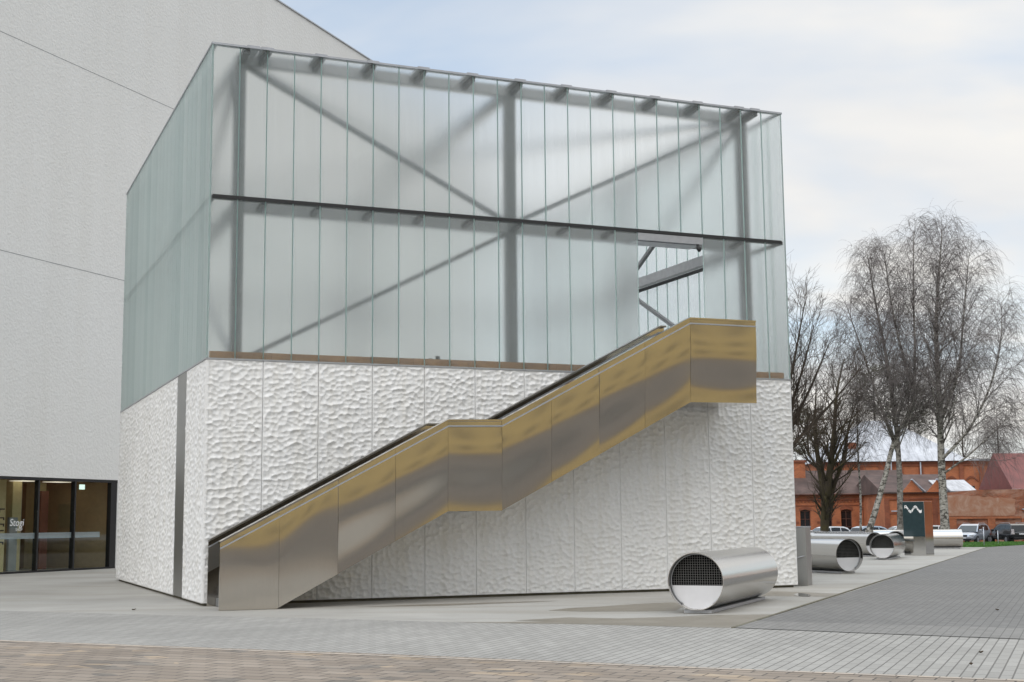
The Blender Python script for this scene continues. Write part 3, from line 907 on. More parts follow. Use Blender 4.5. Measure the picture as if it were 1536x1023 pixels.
# cap rails: flat cap on each side and a pale strip standing in for the fold's highlight
def cap_rail(tp, va, vb, name, mat, dz0, dz1):
    mb = MB()
    lo = [(u, z + dz0) for u, z in tp]; hi = [(u, z + dz1) for u, z in tp]
    mb.prism(lo + hi[::-1], 'y', va, vb)
    return mb.build(name, mat, st)
cap_rail(top, VO - 0.052, VO + 0.16, 'cap_rail', MAT['stair_steel'], -0.012, 0.022)
cap_rail(top, VO - 0.058, VO - 0.034, 'highlight_strip', MAT['galv'], -0.125, -0.095)
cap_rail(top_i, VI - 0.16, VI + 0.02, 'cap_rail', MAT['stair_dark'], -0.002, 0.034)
cap_rail(top_i, VI - 0.056, VI - 0.042, 'highlight_strip', MAT['galv'], -0.125, -0.098)
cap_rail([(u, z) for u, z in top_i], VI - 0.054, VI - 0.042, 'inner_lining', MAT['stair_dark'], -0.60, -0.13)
# steps, landings, soffit
def flight(u0, z0, u1, z1, n):
    for i in range(n):
        ua = u0 + (u1 - u0) * i / n; ub = u0 + (u1 - u0) * (i + 1) / n
        zt = z0 + (z1 - z0) * (i + 1) / n
        MB().box(ua, VO + 0.05, max(0.02, zt - 0.17), ub, VI - 0.06, zt).build('step', MAT['grey_steel'], st)
flight(0.25, 0.0, 4.6, 2.45, 15)
MB().box(4.602, VO + 0.05, 2.30, 5.698, VI - 0.06, 2.45).build('landing', MAT['grey_steel'], st)
flight(5.70, 2.45, 10.10, 4.86, 14)
MB().box(10.11, VO + 0.05, 4.70, 11.83, -0.065, 4.86).build('landing', MAT['grey_steel'], st)
sof = [(1.15, 0.03), (4.54, 1.83), (5.70, 1.835), (10.16, 4.15), (11.835, 4.165)]
mb = MB()
mb.prism([(u, z) for u, z in sof] + [(u, z + 0.02) for u, z in sof[::-1]], 'y', VO + 0.047, -0.065)
mb.build('soffit', MAT['stair_steel'], st)
MB().box(11.79, VO + 0.047, 4.19, 11.835, -0.06, 5.95).build('end_panel', MAT['stair_steel'], st)

# ------------------------------------------------------------------ tall gallery block behind (45 degrees to the pavilion)
GA = R(67.67)
blk = thing('gallery_block', 'tall windowless pale building with a glazed entrance behind the pavilion', 'building', (-17.063, 45.906, 0), GA)
# local x runs along the wall, local y points away behind the facade (outward = -y)
GH, S0, S1, ENT, DOOR_Z = 25.86, -24.0, 42.0, 5.92, 3.262
MB().box(S0, 0, DOOR_Z, S1, 18, GH - 0.06).build('upper_wall', MAT['facade'], blk)
MB().box(ENT, 0, -0.3, S1, 18, DOOR_Z - 0.001).build('lower_wall', MAT['facade'], blk)
MB().box(S0, 7.0, -0.3, ENT - 0.001, 18, DOOR_Z - 0.001).build('rear_room', MAT['facade'], blk)
MB().box(S0 - 0.06, -0.06, GH - 0.058, S1 + 0.06, 18.06, GH).build('roof_coping', MAT['galv'], blk)
for z in (18.42, 10.86):
    MB().box(S0, -0.004, z - 0.012, S1, 0.05, z + 0.012).build('joint_line', MAT['beam_steel'], blk)
# entrance
mb = MB()
mb.box(S0, 0.02, DOOR_Z - 0.10, ENT, 0.22, DOOR_Z - 0.002); mb.box(S0, 0.02, 0.012, ENT, 0.22, 0.07)
for s in (-7.0, -4.2, -1.5, 1.75, 3.62, 5.62):
    w_ = 0.045 if s < 5 else 0.30
    mb.box(s - 0.035, 0.03, 0.07, s + w_, 0.21, DOOR_Z - 0.10)
mb.build('entrance_frame', MAT['black_frame'], blk)
prev = S0
for s in (-7.0, -4.2, -1.5, 1.75, 3.62, 5.62):
    MB().box(prev + 0.045 if prev > S0 else prev, 0.11, 0.07, s - 0.035, 0.122, DOOR_Z - 0.10).build('window_pane', MAT['clear'], blk)
    prev = s
# room behind the glass
MB().box(S0, 0.23, -0.02, ENT - 0.01, 6.9, 0.02).build('interior_floor', MAT['floor_int'], blk)
MB().box(S0, 0.23, DOOR_Z - 0.06, ENT - 0.01, 6.9, DOOR_Z - 0.003).build('interior_ceiling', MAT['tan_int'], blk)
mb = MB(); mb.box(S0, 6.6, 0.02, ENT - 0.01, 6.88, DOOR_Z - 0.06)
mb.build('interior_wall', MAT['ochre_int'], blk)
mb = MB(); mb.box(4.9, 3.4, 0.02, ENT - 0.02, 3.6, DOOR_Z - 0.07); mb.box(5.7, 0.3, 0.02, ENT - 0.02, 3.39, DOOR_Z - 0.07)
mb.build('interior_side_wall', MAT['tan_int'], blk)
for (a, b_, yy) in ((-0.2, 0.75, 1.5), (1.2, 1.55, 1.3), (2.65, 3.1, 2.0), (4.55, 5.05, 2.6)):
    MB().box(a, yy, 0.022, b_, yy + 0.5, DOOR_Z - 0.062).build('interior_pillar', MAT['ochre_int'], blk)
MB().box(3.3, 3.0, 0.022, 4.2, 3.15, DOOR_Z - 0.5).build('interior_door', MAT['wood_int'], blk)
MB().box(1.9, 2.6, 0.022, 2.5, 3.2, 2.1).build('interior_cupboard', MAT['wood_int'], blk)
MB().box(-1.4, 2.3, 0.022, -0.3, 3.0, 2.15).build('interior_cupboard', MAT['wood_int'], blk)
MB().box(3.5, 4.4, 0.022, 4.9, 4.5, DOOR_Z - 0.062).build('interior_panel', MAT['tan_int'], blk)
for s_ in (1.62, 3.50):
    MB().tube([(s_, -0.02, 0.75), (s_, -0.06, 0.80), (s_, -0.06, 2.05), (s_, -0.02, 2.10)], 0.016, 8).build('door_handle', MAT['dark_steel'], blk, smooth=True)
tb_ = MB(); tb_.box(-2.6, 1.2, 0.70, -1.3, 1.9, 0.75); tb_.box(-2.0, 1.5, 0.02, -1.9, 1.6, 0.70)
tb_.build('interior_table', MAT['grey_int'], blk)
MB().box(2.1, 1.6, 0.022, 2.5, 1.7, 1.9).build('interior_poster_stand', MAT['grey_int'], blk)
MB().box(4.1, 2.0, 0.022, 4.5, 2.1, DOOR_Z - 0.4).build('interior_panel', MAT['wood_int'], blk)
lampm = emissive('lit_ceiling_panel', (1.0, 0.90, 0.74), 0.9)
for s in (-1.0, 1.0, 2.9, 4.6, -4.0, -7.0):
    MB().box(s - 0.45, 1.4, DOOR_Z - 0.075, s + 0.45, 2.0, DOOR_Z - 0.062).build('ceiling_light', lampm, blk)
    MB().box(s - 0.45, 4.4, DOOR_Z - 0.075, s + 0.45, 5.0, DOOR_Z - 0.062).build('ceiling_light', lampm, blk)
MB().box(5.0, 1.0, DOOR_Z - 0.34, 5.28, 1.03, DOOR_Z - 0.16).build('exit_sign', emissive('lit_exit_sign', (0.75, 0.95, 0.85), 1.2), blk)
# blurred grey privacy band stuck on the inside of the panes and the door lettering
band = MB()
prev = S0
for s in (-7.0, -4.2, -1.5, 1.75, 3.62, 5.62):
    band.box(prev + 0.05, 0.124, 1.16, s - (0.04 if s < 5 else 0.5), 0.127, 1.36)
    prev = s
mfilm = bpy.data.materials.new('translucent_film'); mfilm.use_nodes = True
nt = mfilm.node_tree; nt.nodes.clear()
o_ = nt.nodes.new('ShaderNodeOutputMaterial'); mx = nt.nodes.new('ShaderNodeMixShader'); mx.inputs[0].default_value = 0.55
t_ = nt.nodes.new('ShaderNodeBsdfTransparent'); d_ = nt.nodes.new('ShaderNodeBsdfDiffuse'); d_.inputs[0].default_value = (0.50, 0.53, 0.58, 1)
nt.links.new(t_.outputs[0], mx.inputs[1]); nt.links.new(d_.outputs[0], mx.inputs[2]); nt.links.new(mx.outputs[0], o_.inputs[0])
band.build('window_film', mfilm, blk)
text_mesh('door_lettering', 'Stogi', 0.34, MAT['white_film'], blk, (0.80, 0.104, 1.60), (R(90), 0, 0), 0.002, 0.15)
text_mesh('door_lettering', 'SHOP', 0.13, MAT['white_film'], blk, (0.92, 0.104, 1.43), (R(90), 0, 0), 0.002)
ltr = MB()
for i, (zz, kind) in enumerate(((2.16, 0), (1.86, 1), (1.64, 1), (1.42, 2), (1.02, 1))):
    ltr.box(1.24, 1.285, zz, 1.50, 1.297, zz + 0.045)
    if kind != 1: ltr.box(1.24, 1.285, zz - 0.10, 1.285, 1.297, zz)
    if kind == 1: ltr.box(1.45, 1.285, zz - 0.06, 1.50, 1.297, zz)
ltr.build('wall_lettering', MAT['black_frame'], blk)

# ------------------------------------------------------------------ big steel vent tubes
def vent_tube(label, loc, rotz, L=4.1, Rr=0.47, mesh=True, grp='steel ventilation tubes lying on the paving'):
    """lies along local +x, open end at x=0"""
    t = thing('vent_tube', label, 'ventilation tube', loc, rotz, grp)
    zc = 0.055 + Rr
    n = 72
    a0 = R(-90 + 31)                       # flattened where it meets its base
    mb = MB()
    angs = [R(-90) + 2 * math.pi * i / n for i in range(n)]
    ro, ri = Rr, Rr - 0.012
    vs = []
    for x in (0.0, L):
        for r in (ro, ri):
            for a in angs:
                vs.append((x, r * math.cos(a), max(zc + r * math.sin(a), 0.062 + (ro - r))))
    fs = []
    for i in range(n):
        j = (i + 1) % n
        fs.append((i, j, 2 * n + j, 2 * n + i))            # outside
        fs.append((n + j, n + i, 3 * n + i, 3 * n + j))    # inside
        fs.append((j, i, n + i, n + j))                    # front lip
        fs.append((2 * n + i, 2 * n + j, 3 * n + j, 3 * n + i))
    mb.add(vs, fs)
    mb.build('shell', MAT['tube_steel'], t, smooth=True, sharp=35)
    MB().box(0.10, -0.24, 0.008, L - 0.10, 0.24, 0.060).build('base', MAT['galv'], t)
    xg = 0.16
    zs = zc - 0.075
    def half(z): return math.sqrt(max(0, ri ** 2 - (z - zc) ** 2))
    # solid lower plate
    pl = []
    for i in range(25):
        z = 0.075 + (zs - 0.075) * i / 24
        pl.append((half(z) - 0.002, z))
    poly = pl + [(-y, z) for y, z in pl[::-1]]
    MB().prism(poly, 'x', xg - 0.012, xg).build('cover_plate', MAT['white_panel'], t)
    # black sheet standing in for the unlit depth of the duct; wire mesh above
    up = [(half(zs + (zc + ri - 0.004 - zs) * i / 24) - 0.002, zs + (zc + ri - 0.004 - zs) * i / 24) for i in range(25)]
    MB().prism(up + [(-y, z) for y, z in up[::-1]], 'x', xg + 0.06, xg + 0.07).build('duct_shade_sheet', MAT['void'], t)
    if mesh:
        g = MB()
        k = -11
        while k <= 11:
            y = k * 0.042
            if abs(y) < ri - 0.01:
                zt = zc + math.sqrt(ri ** 2 - y ** 2) - 0.002
                g.box(xg - 0.004, y - 0.0022, zs, xg, y + 0.0022, zt)
            k += 1
        z = zs + 0.02
        while z < zc + ri - 0.02:
            g.box(xg - 0.0085, -half(z) + 0.002, z - 0.0022, xg - 0.0045, half(z) - 0.002, z + 0.0022)
            z += 0.042
        g.build('wire_mesh', MAT['wire'], t)
    # curved inner stiffener ring
    rg = []
    for i in range(49):
        a = R(-55) + R(290) * i / 48
        rg.append((xg - 0.03, (ri - 0.014) * math.cos(a), zc + (ri - 0.014) * math.sin(a)))
    MB().tube(rg, 0.011, 6).build('stiffener_ring', MAT['galv'], t, smooth=True)
    # rear cover
    disc = [(ri * 0.995 * math.cos(2 * math.pi * i / 48), max(0.08, zc + ri * 0.995 * math.sin(2 * math.pi * i / 48))) for i in range(48)]
    MB().prism(disc, 'x', L - 0.06, L - 0.045).build('rear_plate', MAT['tube_steel'], t)
    return t
B112 = R(90) + YAW
vent_tube('large steel tube by the concrete wall, white plate under its wire mesh', (3.10, 23.70, 0.004), A67, 4.5, 0.49)
vent_tube('steel tube beside the steel cabinet, its dark mouth turned right', (9.75, 40.15, 0.004), B112, 4.6, 0.475)
vent_tube('steel tube showing its square wire mesh, next to the teal sign', (14.1, 52.9, 0.004), A67, 3.6, 0.462)
vent_tube('half hidden steel tube, the dark arch of its mouth behind the mesh fronted tube', (15.0, 57.3, 0.004), B112, 4.0, 0.475)
vent_tube('steel tube whose top shows over the tube beside the cabinet', (13.95, 61.9, 0.004), B112, 4.6, 0.49)
vent_tube('steel tube with only its top showing behind the mesh fronted tube', (17.5, 63.2, 0.004), A67, 3.6, 0.47)
vent_tube('steel tube lying on the lawn edge just right of the teal sign', (22.9, 70.6, 0.004), R(180) - R(8), 4.4, 0.47, False)
# low plain steel box between the tubes
lb = thing('steel_duct_box', 'low plain grey steel box between two vent tubes', 'duct box', (15.2, 63.2, 0.004), R(10))
MB().box(-0.75, -0.3, 0.0, 0.75, 0.3, 0.97).build('casing', MAT['tube_steel'], lb, bevel=0.02)
MB().box(-0.78, -0.33, 0.972, 0.78, 0.33, 0.995).build('lid', MAT['galv'], lb)

# steel cabinet at the pavilion corner
cab = thing('steel_cabinet', 'tall narrow stainless steel cabinet standing at the corner of the concrete wall', 'cabinet', (7.02, 33.14, 0.004), A67 - R(90))
MB().box(-0.62, 0, 0.0, 0.0, 0.62, 1.38).build('casing', MAT['strip_steel'], cab, bevel=0.012)
MB().box(-0.63, -0.01, 1.382, 0.01, 0.63, 1.41).build('lid', MAT['galv'], cab)
MB().box(-0.56, -0.012, 0.06, -0.06, -0.002, 1.32).build('door', MAT['strip_steel'], cab)
MB().tube([(-0.40, -0.016, 0.50), (-0.37, -0.06, 0.56), (-0.22, -0.09, 0.66), (-0.08, -0.06, 0.70), (-0.05, -0.016, 0.70)], [0.012, 0.016, 0.018, 0.016, 0.012], 8).build('handle', MAT['galv'], cab, smooth=True)

# mirrored information totem
tot = thing('information_totem', 'teal and mirrored steel information totem with white wavy lettering', 'sign', (17.29, 57.95, 0.004), R(73.4) - R(90) - R(22))
TW, TD, TH = 0.95, 0.88, 2.27
# local: front face -y, x to the right
MB().box(-TW, 0, 0, 0, TD, TH).build('body', MAT['mirror_steel'], tot, bevel=0.004)
MB().box(-TW + 0.008, -0.010, 0.80, -0.008, -0.002, TH - 0.015).build('panel', MAT['teal_sign'], tot)
wv = MB()
pts = []
for i in range(61):
    s = i / 60
    x = -TW + 0.10 + s * (TW - 0.20)
    z = 1.95 + 0.11 * math.sin(2 * math.pi * (s * 1.75) + 0.9) * (1.0 if s < 0.3 else 0.95) - 0.01 * s
    pts.append((x, z))
rnd = random.Random(4)
for (a, b_) in ((0, 8), (9, 17), (18, 22), (24, 29), (30, 36), (37, 39), (40, 48), (49, 60)):
    seg = pts[a:b_ + 1]
    hh = 0.115
    lo = [(x, z - hh / 2) for x, z in seg]; hi = [(x, z + hh / 2) for x, z in seg]
    wv.prism(lo + hi[::-1], 'y', -0.016, -0.0105)
for a in (4, 13, 33, 44):
    x, z = pts[a]
    wv.box(x - 0.02, -0.018, z - 0.03, x + 0.015, -0.0165, z + 0.025, 1)
wv.build('lettering', [MAT['white_film'], MAT['teal_sign']], tot)

# ------------------------------------------------------------------ lawn
lawn = [(4, 80.2), (19.5, 75.6), (25.1, 73.1), (29.2, 78.2), (60, 78.2), (60, 90), (4, 90)]
mb = MB()
nx, ny = 80, 14
def lawn_near(x):
    pts_ = [(4, 80.2), (19.5, 75.6), (25.1, 73.1), (29.2, 78.2), (60, 78.2)]
    for (a, ya), (b_, yb) in zip(pts_, pts_[1:]):
        if x <= b_:
            return ya + (yb - ya) * (x - a) / (b_ - a)
    return 78.2
vs = []
for j in range(ny + 1):
    for i in range(nx + 1):
        x = 4 + 56 * i / nx; y0 = lawn_near(x); y = y0 + (93 - y0) * j / ny
        vs.append((x, y, ground_z(x, y) + 0.03 * (1 if j else 0) + 0.004 + 0.02 * min(j, 1)))
fs = []
for j in range(ny):
    for i in range(nx):
        a = j * (nx + 1) + i
        fs.append((a, a + 1, a + nx + 2, a + nx + 1))
mb.add(vs, fs)
tag(mb.build('lawn', MAT['lawn_soil'], fix=False), kind='structure')
rs = np.random.RandomState(2)
N = 42000
gx = rs.uniform(15, 48, N); gy = np.array([lawn_near(x) for x in gx]) + rs.rand(N) ** 1.4 * 11
gz = np.array([ground_z(x, y) for x, y in zip(gx, gy)]) + 0.03
ang = rs.rand(N) * 6.28; hh = rs.uniform(0.04, 0.10, N); wd = rs.uniform(0.012, 0.03, N)
lean = rs.uniform(-0.05, 0.05, (N, 2))
V = np.zeros((N, 3, 3))
V[:, 0] = np.stack([gx - wd * np.cos(ang), gy - wd * np.sin(ang), gz], -1)
V[:, 1] = np.stack([gx + wd * np.cos(ang), gy + wd * np.sin(ang), gz], -1)
V[:, 2] = np.stack([gx + lean[:, 0], gy + lean[:, 1], gz + hh], -1)
mb = MB(); mb.v = V.reshape(-1, 3).tolist(); mb.f = np.arange(N * 3).reshape(-1, 3).tolist(); mb.mi = [0] * N
tag(mb.build('grass', MAT['grass'], fix=False), 'short green grass beyond the paving', 'grass', kind='stuff')

# thin pale posts on the lawn
def post(label, x, y, h):
    t = thing('marker_post', label, 'post', (x, y, ground_z(x, y) + 0.01), 0, 'thin pale posts on the lawn')
    MB().tube([(0, 0, 0), (0, 0, h)], 0.028, 8).build('pole', MAT['zinc'], t, smooth=True)
    MB().tube([(0, 0, h + 0.001), (0, 0, h + 0.05)], [0.034, 0.012], 8).build('pole_cap', MAT['white_panel'], t)
    MB().box(-0.08, -0.08, 0.0, 0.08, 0.08, 0.03).build('foot', MAT['galv'], t)
post('thin pale post on the grass in front of the silver car', 25.55, 75.0, 1.0)
post('short pale post on the grass between the silver car and the black car', 27.9, 79.5, 0.75)

# ------------------------------------------------------------------ cars
def car_paint(name, col, metal=0.3):
    m, nt, b = new_mat(name)
    v = tex_coord(nt)
    nt.links.new(ramp(nt, noise(nt, v, 2.0, 3), [(0.3, tuple(c * 0.93 for c in col)), (0.7, col)]), b.inputs['Base Color'])
    setv(b, Roughness=0.28, Metallic=metal)
    b.inputs['Coat Weight'].default_value = 0.7
    return m
PAINT = dict(silver=car_paint('silver_paint', (0.46, 0.50, 0.56), 0.5), black=car_paint('black_paint', (0.012, 0.012, 0.014), 0.2),
             white=car_paint('white_paint', (0.72, 0.74, 0.77), 0.0), blue=car_paint('pale_blue_paint', (0.42, 0.50, 0.58), 0.2))
MAT['headlamp'] = simple('headlamp_glass', (0.62, 0.64, 0.66), 0.12, 0.3)
MAT['tail'] = simple('red_tail_lamp', (0.35, 0.015, 0.012), 0.2)
MAT['tail_clear'] = simple('pale_tail_lamp', (0.55, 0.50, 0.50), 0.2)
MAT['plate'] = simple('number_plate', (0.68, 0.69, 0.70), 0.5, 0, 0.02)
MAT['car_glass'] = simple('tinted_car_glass', (0.012, 0.014, 0.016), 0.04, 0, 0.1)
MAT['screen_glass'] = simple('windscreen_glass', (0.04, 0.05, 0.053), 0.04, 0, 0.1)

def make_car(label, paint, loc, rotz, kind='suv', screen='screen_glass', grp='parked cars beyond the lawn', rear='tail'):
    """front at +x, length along x"""
    c = thing('parked_car', label, 'car', loc, rotz, grp)
    if kind == 'suv':
        L, Wd, H = 4.45, 1.80, 1.58
        low = [(-2.22, 0.55, 0.92), (-2.12, 0.36, 1.00), (-1.2, 0.28, 1.02), (0.0, 0.27, 1.0), (0.75, 0.27, 0.99), (1.25, 0.28, 0.97), (1.85, 0.30, 0.86), (2.12, 0.33, 0.76), (2.23, 0.42, 0.62)]
        cab = [(-2.10, 1.0), (-1.92, 1.44), (-1.6, 1.55), (-0.6, 1.58), (0.15, 1.55), (0.5, 1.44), (1.25, 0.97)]
    else:
        L, Wd, H = 4.2, 1.74, 1.46
        low = [(-2.08, 0.52, 0.86), (-2.0, 0.34, 0.92), (-1.2, 0.26, 0.94), (0.0, 0.25, 0.93), (0.7, 0.25, 0.92), (1.2, 0.26, 0.89), (1.75, 0.28, 0.80), (2.0, 0.30, 0.70), (2.10, 0.38, 0.58)]
        cab = [(-1.98, 0.92), (-1.7, 1.32), (-1.3, 1.43), (-0.4, 1.46), (0.15, 1.42), (0.45, 1.33), (1.2, 0.89)]
    # body shell: rounded section lofted along the length
    mb = MB(); ns = 14
    for (x, zb, zt) in low:
        e = (x / (L / 2))
        hw = Wd / 2 * (1 - 0.10 * abs(e) ** 4 - 0.04 * e * e)
        ring = []
        for i in range(ns):
            a = 2 * math.pi * (i + 0.5) / ns
            cx_, sz = math.cos(a), math.sin(a)
            px_ = math.copysign(abs(cx_) ** 0.45, cx_) * hw
            pz_ = (zb + zt) / 2 + math.copysign(abs(sz) ** 0.5, sz) * (zt - zb) / 2
            ring.append((x, px_, pz_))
        mb.v.extend(ring)
    for k in range(len(low) - 1):
        for i in range(ns):
            j = (i + 1) % ns
            mb.f.append((k * ns + i, k * ns + j, (k + 1) * ns + j, (k + 1) * ns + i)); mb.mi.append(0)
    mb.f.append(tuple(range(ns))); mb.mi.append(0)
    e_ = (len(low) - 1) * ns; mb.f.append(tuple(e_ + i for i in range(ns - 1, -1, -1))); mb.mi.append(0)
    bd = mb.build('body', paint, c, smooth=True)
    s_ = bd.modifiers.new('smooth', 'SUBSURF'); s_.levels = 1; s_.render_levels = 1
    # cabin: roof skin, pillars (paint) with glass set slightly inside
    def cabin(inset, za, zmax):
        m_ = MB(); N = len(cab)
        zb = cab[0][1]
        for (x, z) in cab:
            t = (z - zb) / (max(p[1] for p in cab) - zb)
            hw = (Wd / 2 - 0.05) * (1 - 0.24 * max(0, t)) - inset
            m_.v.extend([(x, -hw, z - inset * 0.6), (x, hw, z - inset * 0.6)])
        base0 = len(m_.v)
        for (x, z) in cab:
            zz = za
            hw = (Wd / 2 - 0.05) - inset
            m_.v.extend([(x, -hw, zz), (x, hw, zz)])
        for k in range(N - 1):
            a_, b2 = 2 * k, 2 * k + 2
            m_.f.append((a_, a_ + 1, b2 + 1, b2)); m_.mi.append(0)
            m_.f.append((a_, b2, base0 + b2, base0 + a_)); m_.mi.append(0)
            m_.f.append((a_ + 1, base0 + a_ + 1, base0 + b2 + 1, b2 + 1)); m_.mi.append(0)
        return m_
    cabin(0.0, 0.80, 0).build('cabin', paint, c)
    N = len(cab); zb0 = cab[0][1]; zmx = max(p[1] for p in cab)
    def hwz(z): return (Wd / 2 - 0.05) * (1 - 0.24 * max(0, (z - zb0) / (zmx - zb0)))
    # windscreen and rear window
    def pane(i0, i1, name, mat, f0=0.10, f1=0.92):
        (xa, za), (xb, zb_) = cab[i0], cab[i1]
        P = []
        dxn, dzn = (zb_ - za), -(xb - xa)
        ln = math.hypot(dxn, dzn); dxn /= ln; dzn /= ln
        sgn = 1 if (dzn > 0) else -1
        for f in (f0, f1):
            x = xa + (xb - xa) * f; z = za + (zb_ - za) * f
            w_ = hwz(z) * 0.90
            P += [(x, -w_, z), (x, w_, z)]
        off = 0.012
        m_ = MB()
        vs_ = [(p[0] + sgn * dxn * off, p[1], p[2] + sgn * dzn * off) for p in P] + [(p[0] - sgn * dxn * 0.01, p[1], p[2] - sgn * dzn * 0.01) for p in P]
        m_.add(vs_, [(0, 1, 3, 2), (4, 6, 7, 5), (0, 2, 6, 4), (1, 5, 7, 3), (0, 4, 5, 1), (2, 3, 7, 6)])
        return m_.build(name, mat, c)
    pane(N - 2, N - 1, 'windscreen', MAT[screen], 0.02, 0.97)
    pane(0, 1, 'rear_window', MAT['car_glass'], 0.12, 0.95)
    # side windows
    for sgn in (-1, 1):
        for (xa, xb) in ((-1.75, -1.05), (-0.98, -0.12), (-0.04, 0.78)):
            def ztop(x):
                for (p, z1_), (q, z2_) in zip(cab, cab[1:]):
                    if p <= x <= q:
                        return z1_ + (z2_ - z1_) * (x - p) / (q - p)
                return zb0
            P = []
            for x in (xa, (xa + xb) / 2, xb):
                zt = ztop(x) - 0.10
                zt = max(zt, zb0 + 0.10)
                P.append((x, zt))
            poly = [(xa, zb0 + 0.06), (xb, zb0 + 0.06)] + P[::-1]
            m_ = MB(); vs_ = []
            for off in (0.008, -0.02):
                for (x, z) in poly:
                    # cabin side leans in between base and roof line
                    zr = ztop(x); t = (z - 0.80) / max(0.05, (zr - 0.80))
                    hw = (Wd / 2 - 0.05) + (hwz(zr) - (Wd / 2 - 0.05)) * t
                    vs_.append((x, sgn * (hw + off), z))
            n_ = len(poly)
            fs_ = [tuple(range(n_)), tuple(range(2 * n_ - 1, n_ - 1, -1))] + [(i, (i + 1) % n_, n_ + (i + 1) % n_, n_ + i) for i in range(n_)]
            m_.add(vs_, fs_); m_.build('side_window', MAT['car_glass'], c)
        # mirror
        MB().box(0.72, sgn * (Wd / 2 - 0.04), 0.98, 0.86, sgn * (Wd / 2 + 0.17), 1.14).build('mirror', paint, c, bevel=0.03)
        if kind == 'suv':
            MB().tube([(-1.5, sgn * 0.60, 1.56), (-1.4, sgn * 0.60, 1.62), (0.0, sgn * 0.60, 1.63), (0.1, sgn * 0.60, 1.57)], 0.018, 6).build('roof_rail', MAT['galv'], c)
        hx = L / 2
        MB().prism([(0.50 * sgn, 0.60), (0.80 * sgn, 0.64), (0.78 * sgn, 0.76), (0.50 * sgn, 0.72)], 'x', hx - 0.22, hx - 0.03).build('headlight', MAT['headlamp'], c, bevel=0.015)
        MB().prism([(0.60 * sgn, 0.74), (0.84 * sgn, 0.74), (0.80 * sgn, 1.14 if kind == 'suv' else 0.95), (0.66 * sgn, 1.14 if kind == 'suv' else 0.95)], 'x', -hx - 0.015, -hx + 0.22).build('tail_light', MAT[rear], c, bevel=0.015)
        for xw in (-1.34, 1.36):
            wh = MB().tube([(xw, sgn * (Wd / 2 - 0.22), 0.33), (xw, sgn * (Wd / 2 + 0.01), 0.33)], 0.33, 24).build('wheel', MAT['black'], c)
            rim = MB()
            rim.tube([(xw, sgn * (Wd / 2 + 0.012), 0.33), (xw, sgn * (Wd / 2 + 0.02), 0.33)], 0.19, 20)
            for q in range(5):
                a = 2 * math.pi * q / 5
                rim.bar((xw, sgn * (Wd / 2 + 0.025), 0.33), (xw + 0.20 * math.cos(a), sgn * (Wd / 2 + 0.022), 0.33 + 0.20 * math.sin(a)), 0.02, 0.05)
            rim.build('rim', MAT['galv'], wh)
    hx = L / 2
    g = MB()
    for sgn in (-1, 1):
        g.box(hx - 0.10, min(sgn * 0.04, sgn * 0.34), 0.60, hx + 0.005, max(sgn * 0.04, sgn * 0.34), 0.74)
    g.build('grille', MAT['black'], c, bevel=0.02)
    MB().box(hx - 0.06, -0.62, 0.36, hx + 0.0, 0.62, 0.46).build('air_intake', MAT['black'], c)
    MB().box(hx + 0.002, -0.26, 0.46, hx + 0.02, 0.26, 0.565).build('number_plate', MAT['plate'], c)
    MB().box(-hx - 0.03, -0.26, 0.72, -hx - 0.012, 0.26, 0.83).build('number_plate', MAT['plate'], c)
    MB().box(-hx - 0.04, -0.70, 0.40, -hx + 0.06, 0.70, 0.54).build('rear_bumper', MAT['black'] if kind == 'suv' else paint, c, bevel=0.03)
    return c
make_car('silver crossover car parked nose towards the lawn', PAINT['silver'], (35.85, 108, -0.5), R(234), 'suv')
make_car('black four wheel drive car seen from behind, parked beside the silver car', PAINT['black'], (38.95, 108.5, -0.5), R(96), 'suv', 'car_glass', rear='tail_clear')
make_car('white car parked behind the forked mossy tree', PAINT['white'], (25.3, 112, -0.5), R(200), 'hatch')
make_car('pale blue car with red tail lamp parked by the foot of the leaning birch', PAINT['blue'], (29.6, 113, -0.5), R(20), 'hatch')
make_car('white car parked behind the teal sign, nearly hidden', PAINT['white'], (31.6, 113, -0.5), R(185), 'hatch')
make_car('white car mostly hidden behind the thickest birch trunk', PAINT['white'], (34.6, 116, -0.5), R(172), 'hatch')

# ------------------------------------------------------------------ brick buildings
def arch_poly(x0, x1, z0, z1, rise=0.14, n=8):
    pts_ = [(x0, z0), (x1, z0)]
    for i in range(n + 1):
        s = i / n
        pts_.append((x1 + (x0 - x1) * s, z1 + rise * math.sin(math.pi * s)))
    return pts_

def window(parent, x0, x1, z0, z1, y, depth=0.22, frame='frame_brown', nv=1, nh=2, rise=0.14):
    f = MB()
    w_ = 0.055
    f.box(x0, y + depth - 0.06, z0, x0 + w_, y + depth, z1); f.box(x1 - w_, y + depth - 0.06, z0, x1, y + depth, z1)
    f.box(x0 + w_, y + depth - 0.06, z0, x1 - w_, y + depth, z0 + w_); f.box(x0 + w_, y + depth - 0.06, z1 - w_, x1 - w_, y + depth, z1)
    for i in range(nv):
        xm = x0 + (x1 - x0) * (i + 1) / (nv + 1); f.box(xm - 0.025, y + depth - 0.055, z0 + w_, xm + 0.025, y + depth - 0.005, z1 - w_)
    for i in range(nh):
        zm = z0 + (z1 - z0) * (i + 1) / (nh + 1); f.box(x0 + w_, y + depth - 0.05, zm - 0.022, x1 - w_, y + depth - 0.01, zm + 0.022)
    fr = f.build('window', MAT[frame], parent)
    MB().box(x0 + 0.01, y + depth + 0.003, z0 + 0.01, x1 - 0.01, y + depth + 0.02, z1 + rise).build('pane', MAT['dark_pane'], fr)
    return fr

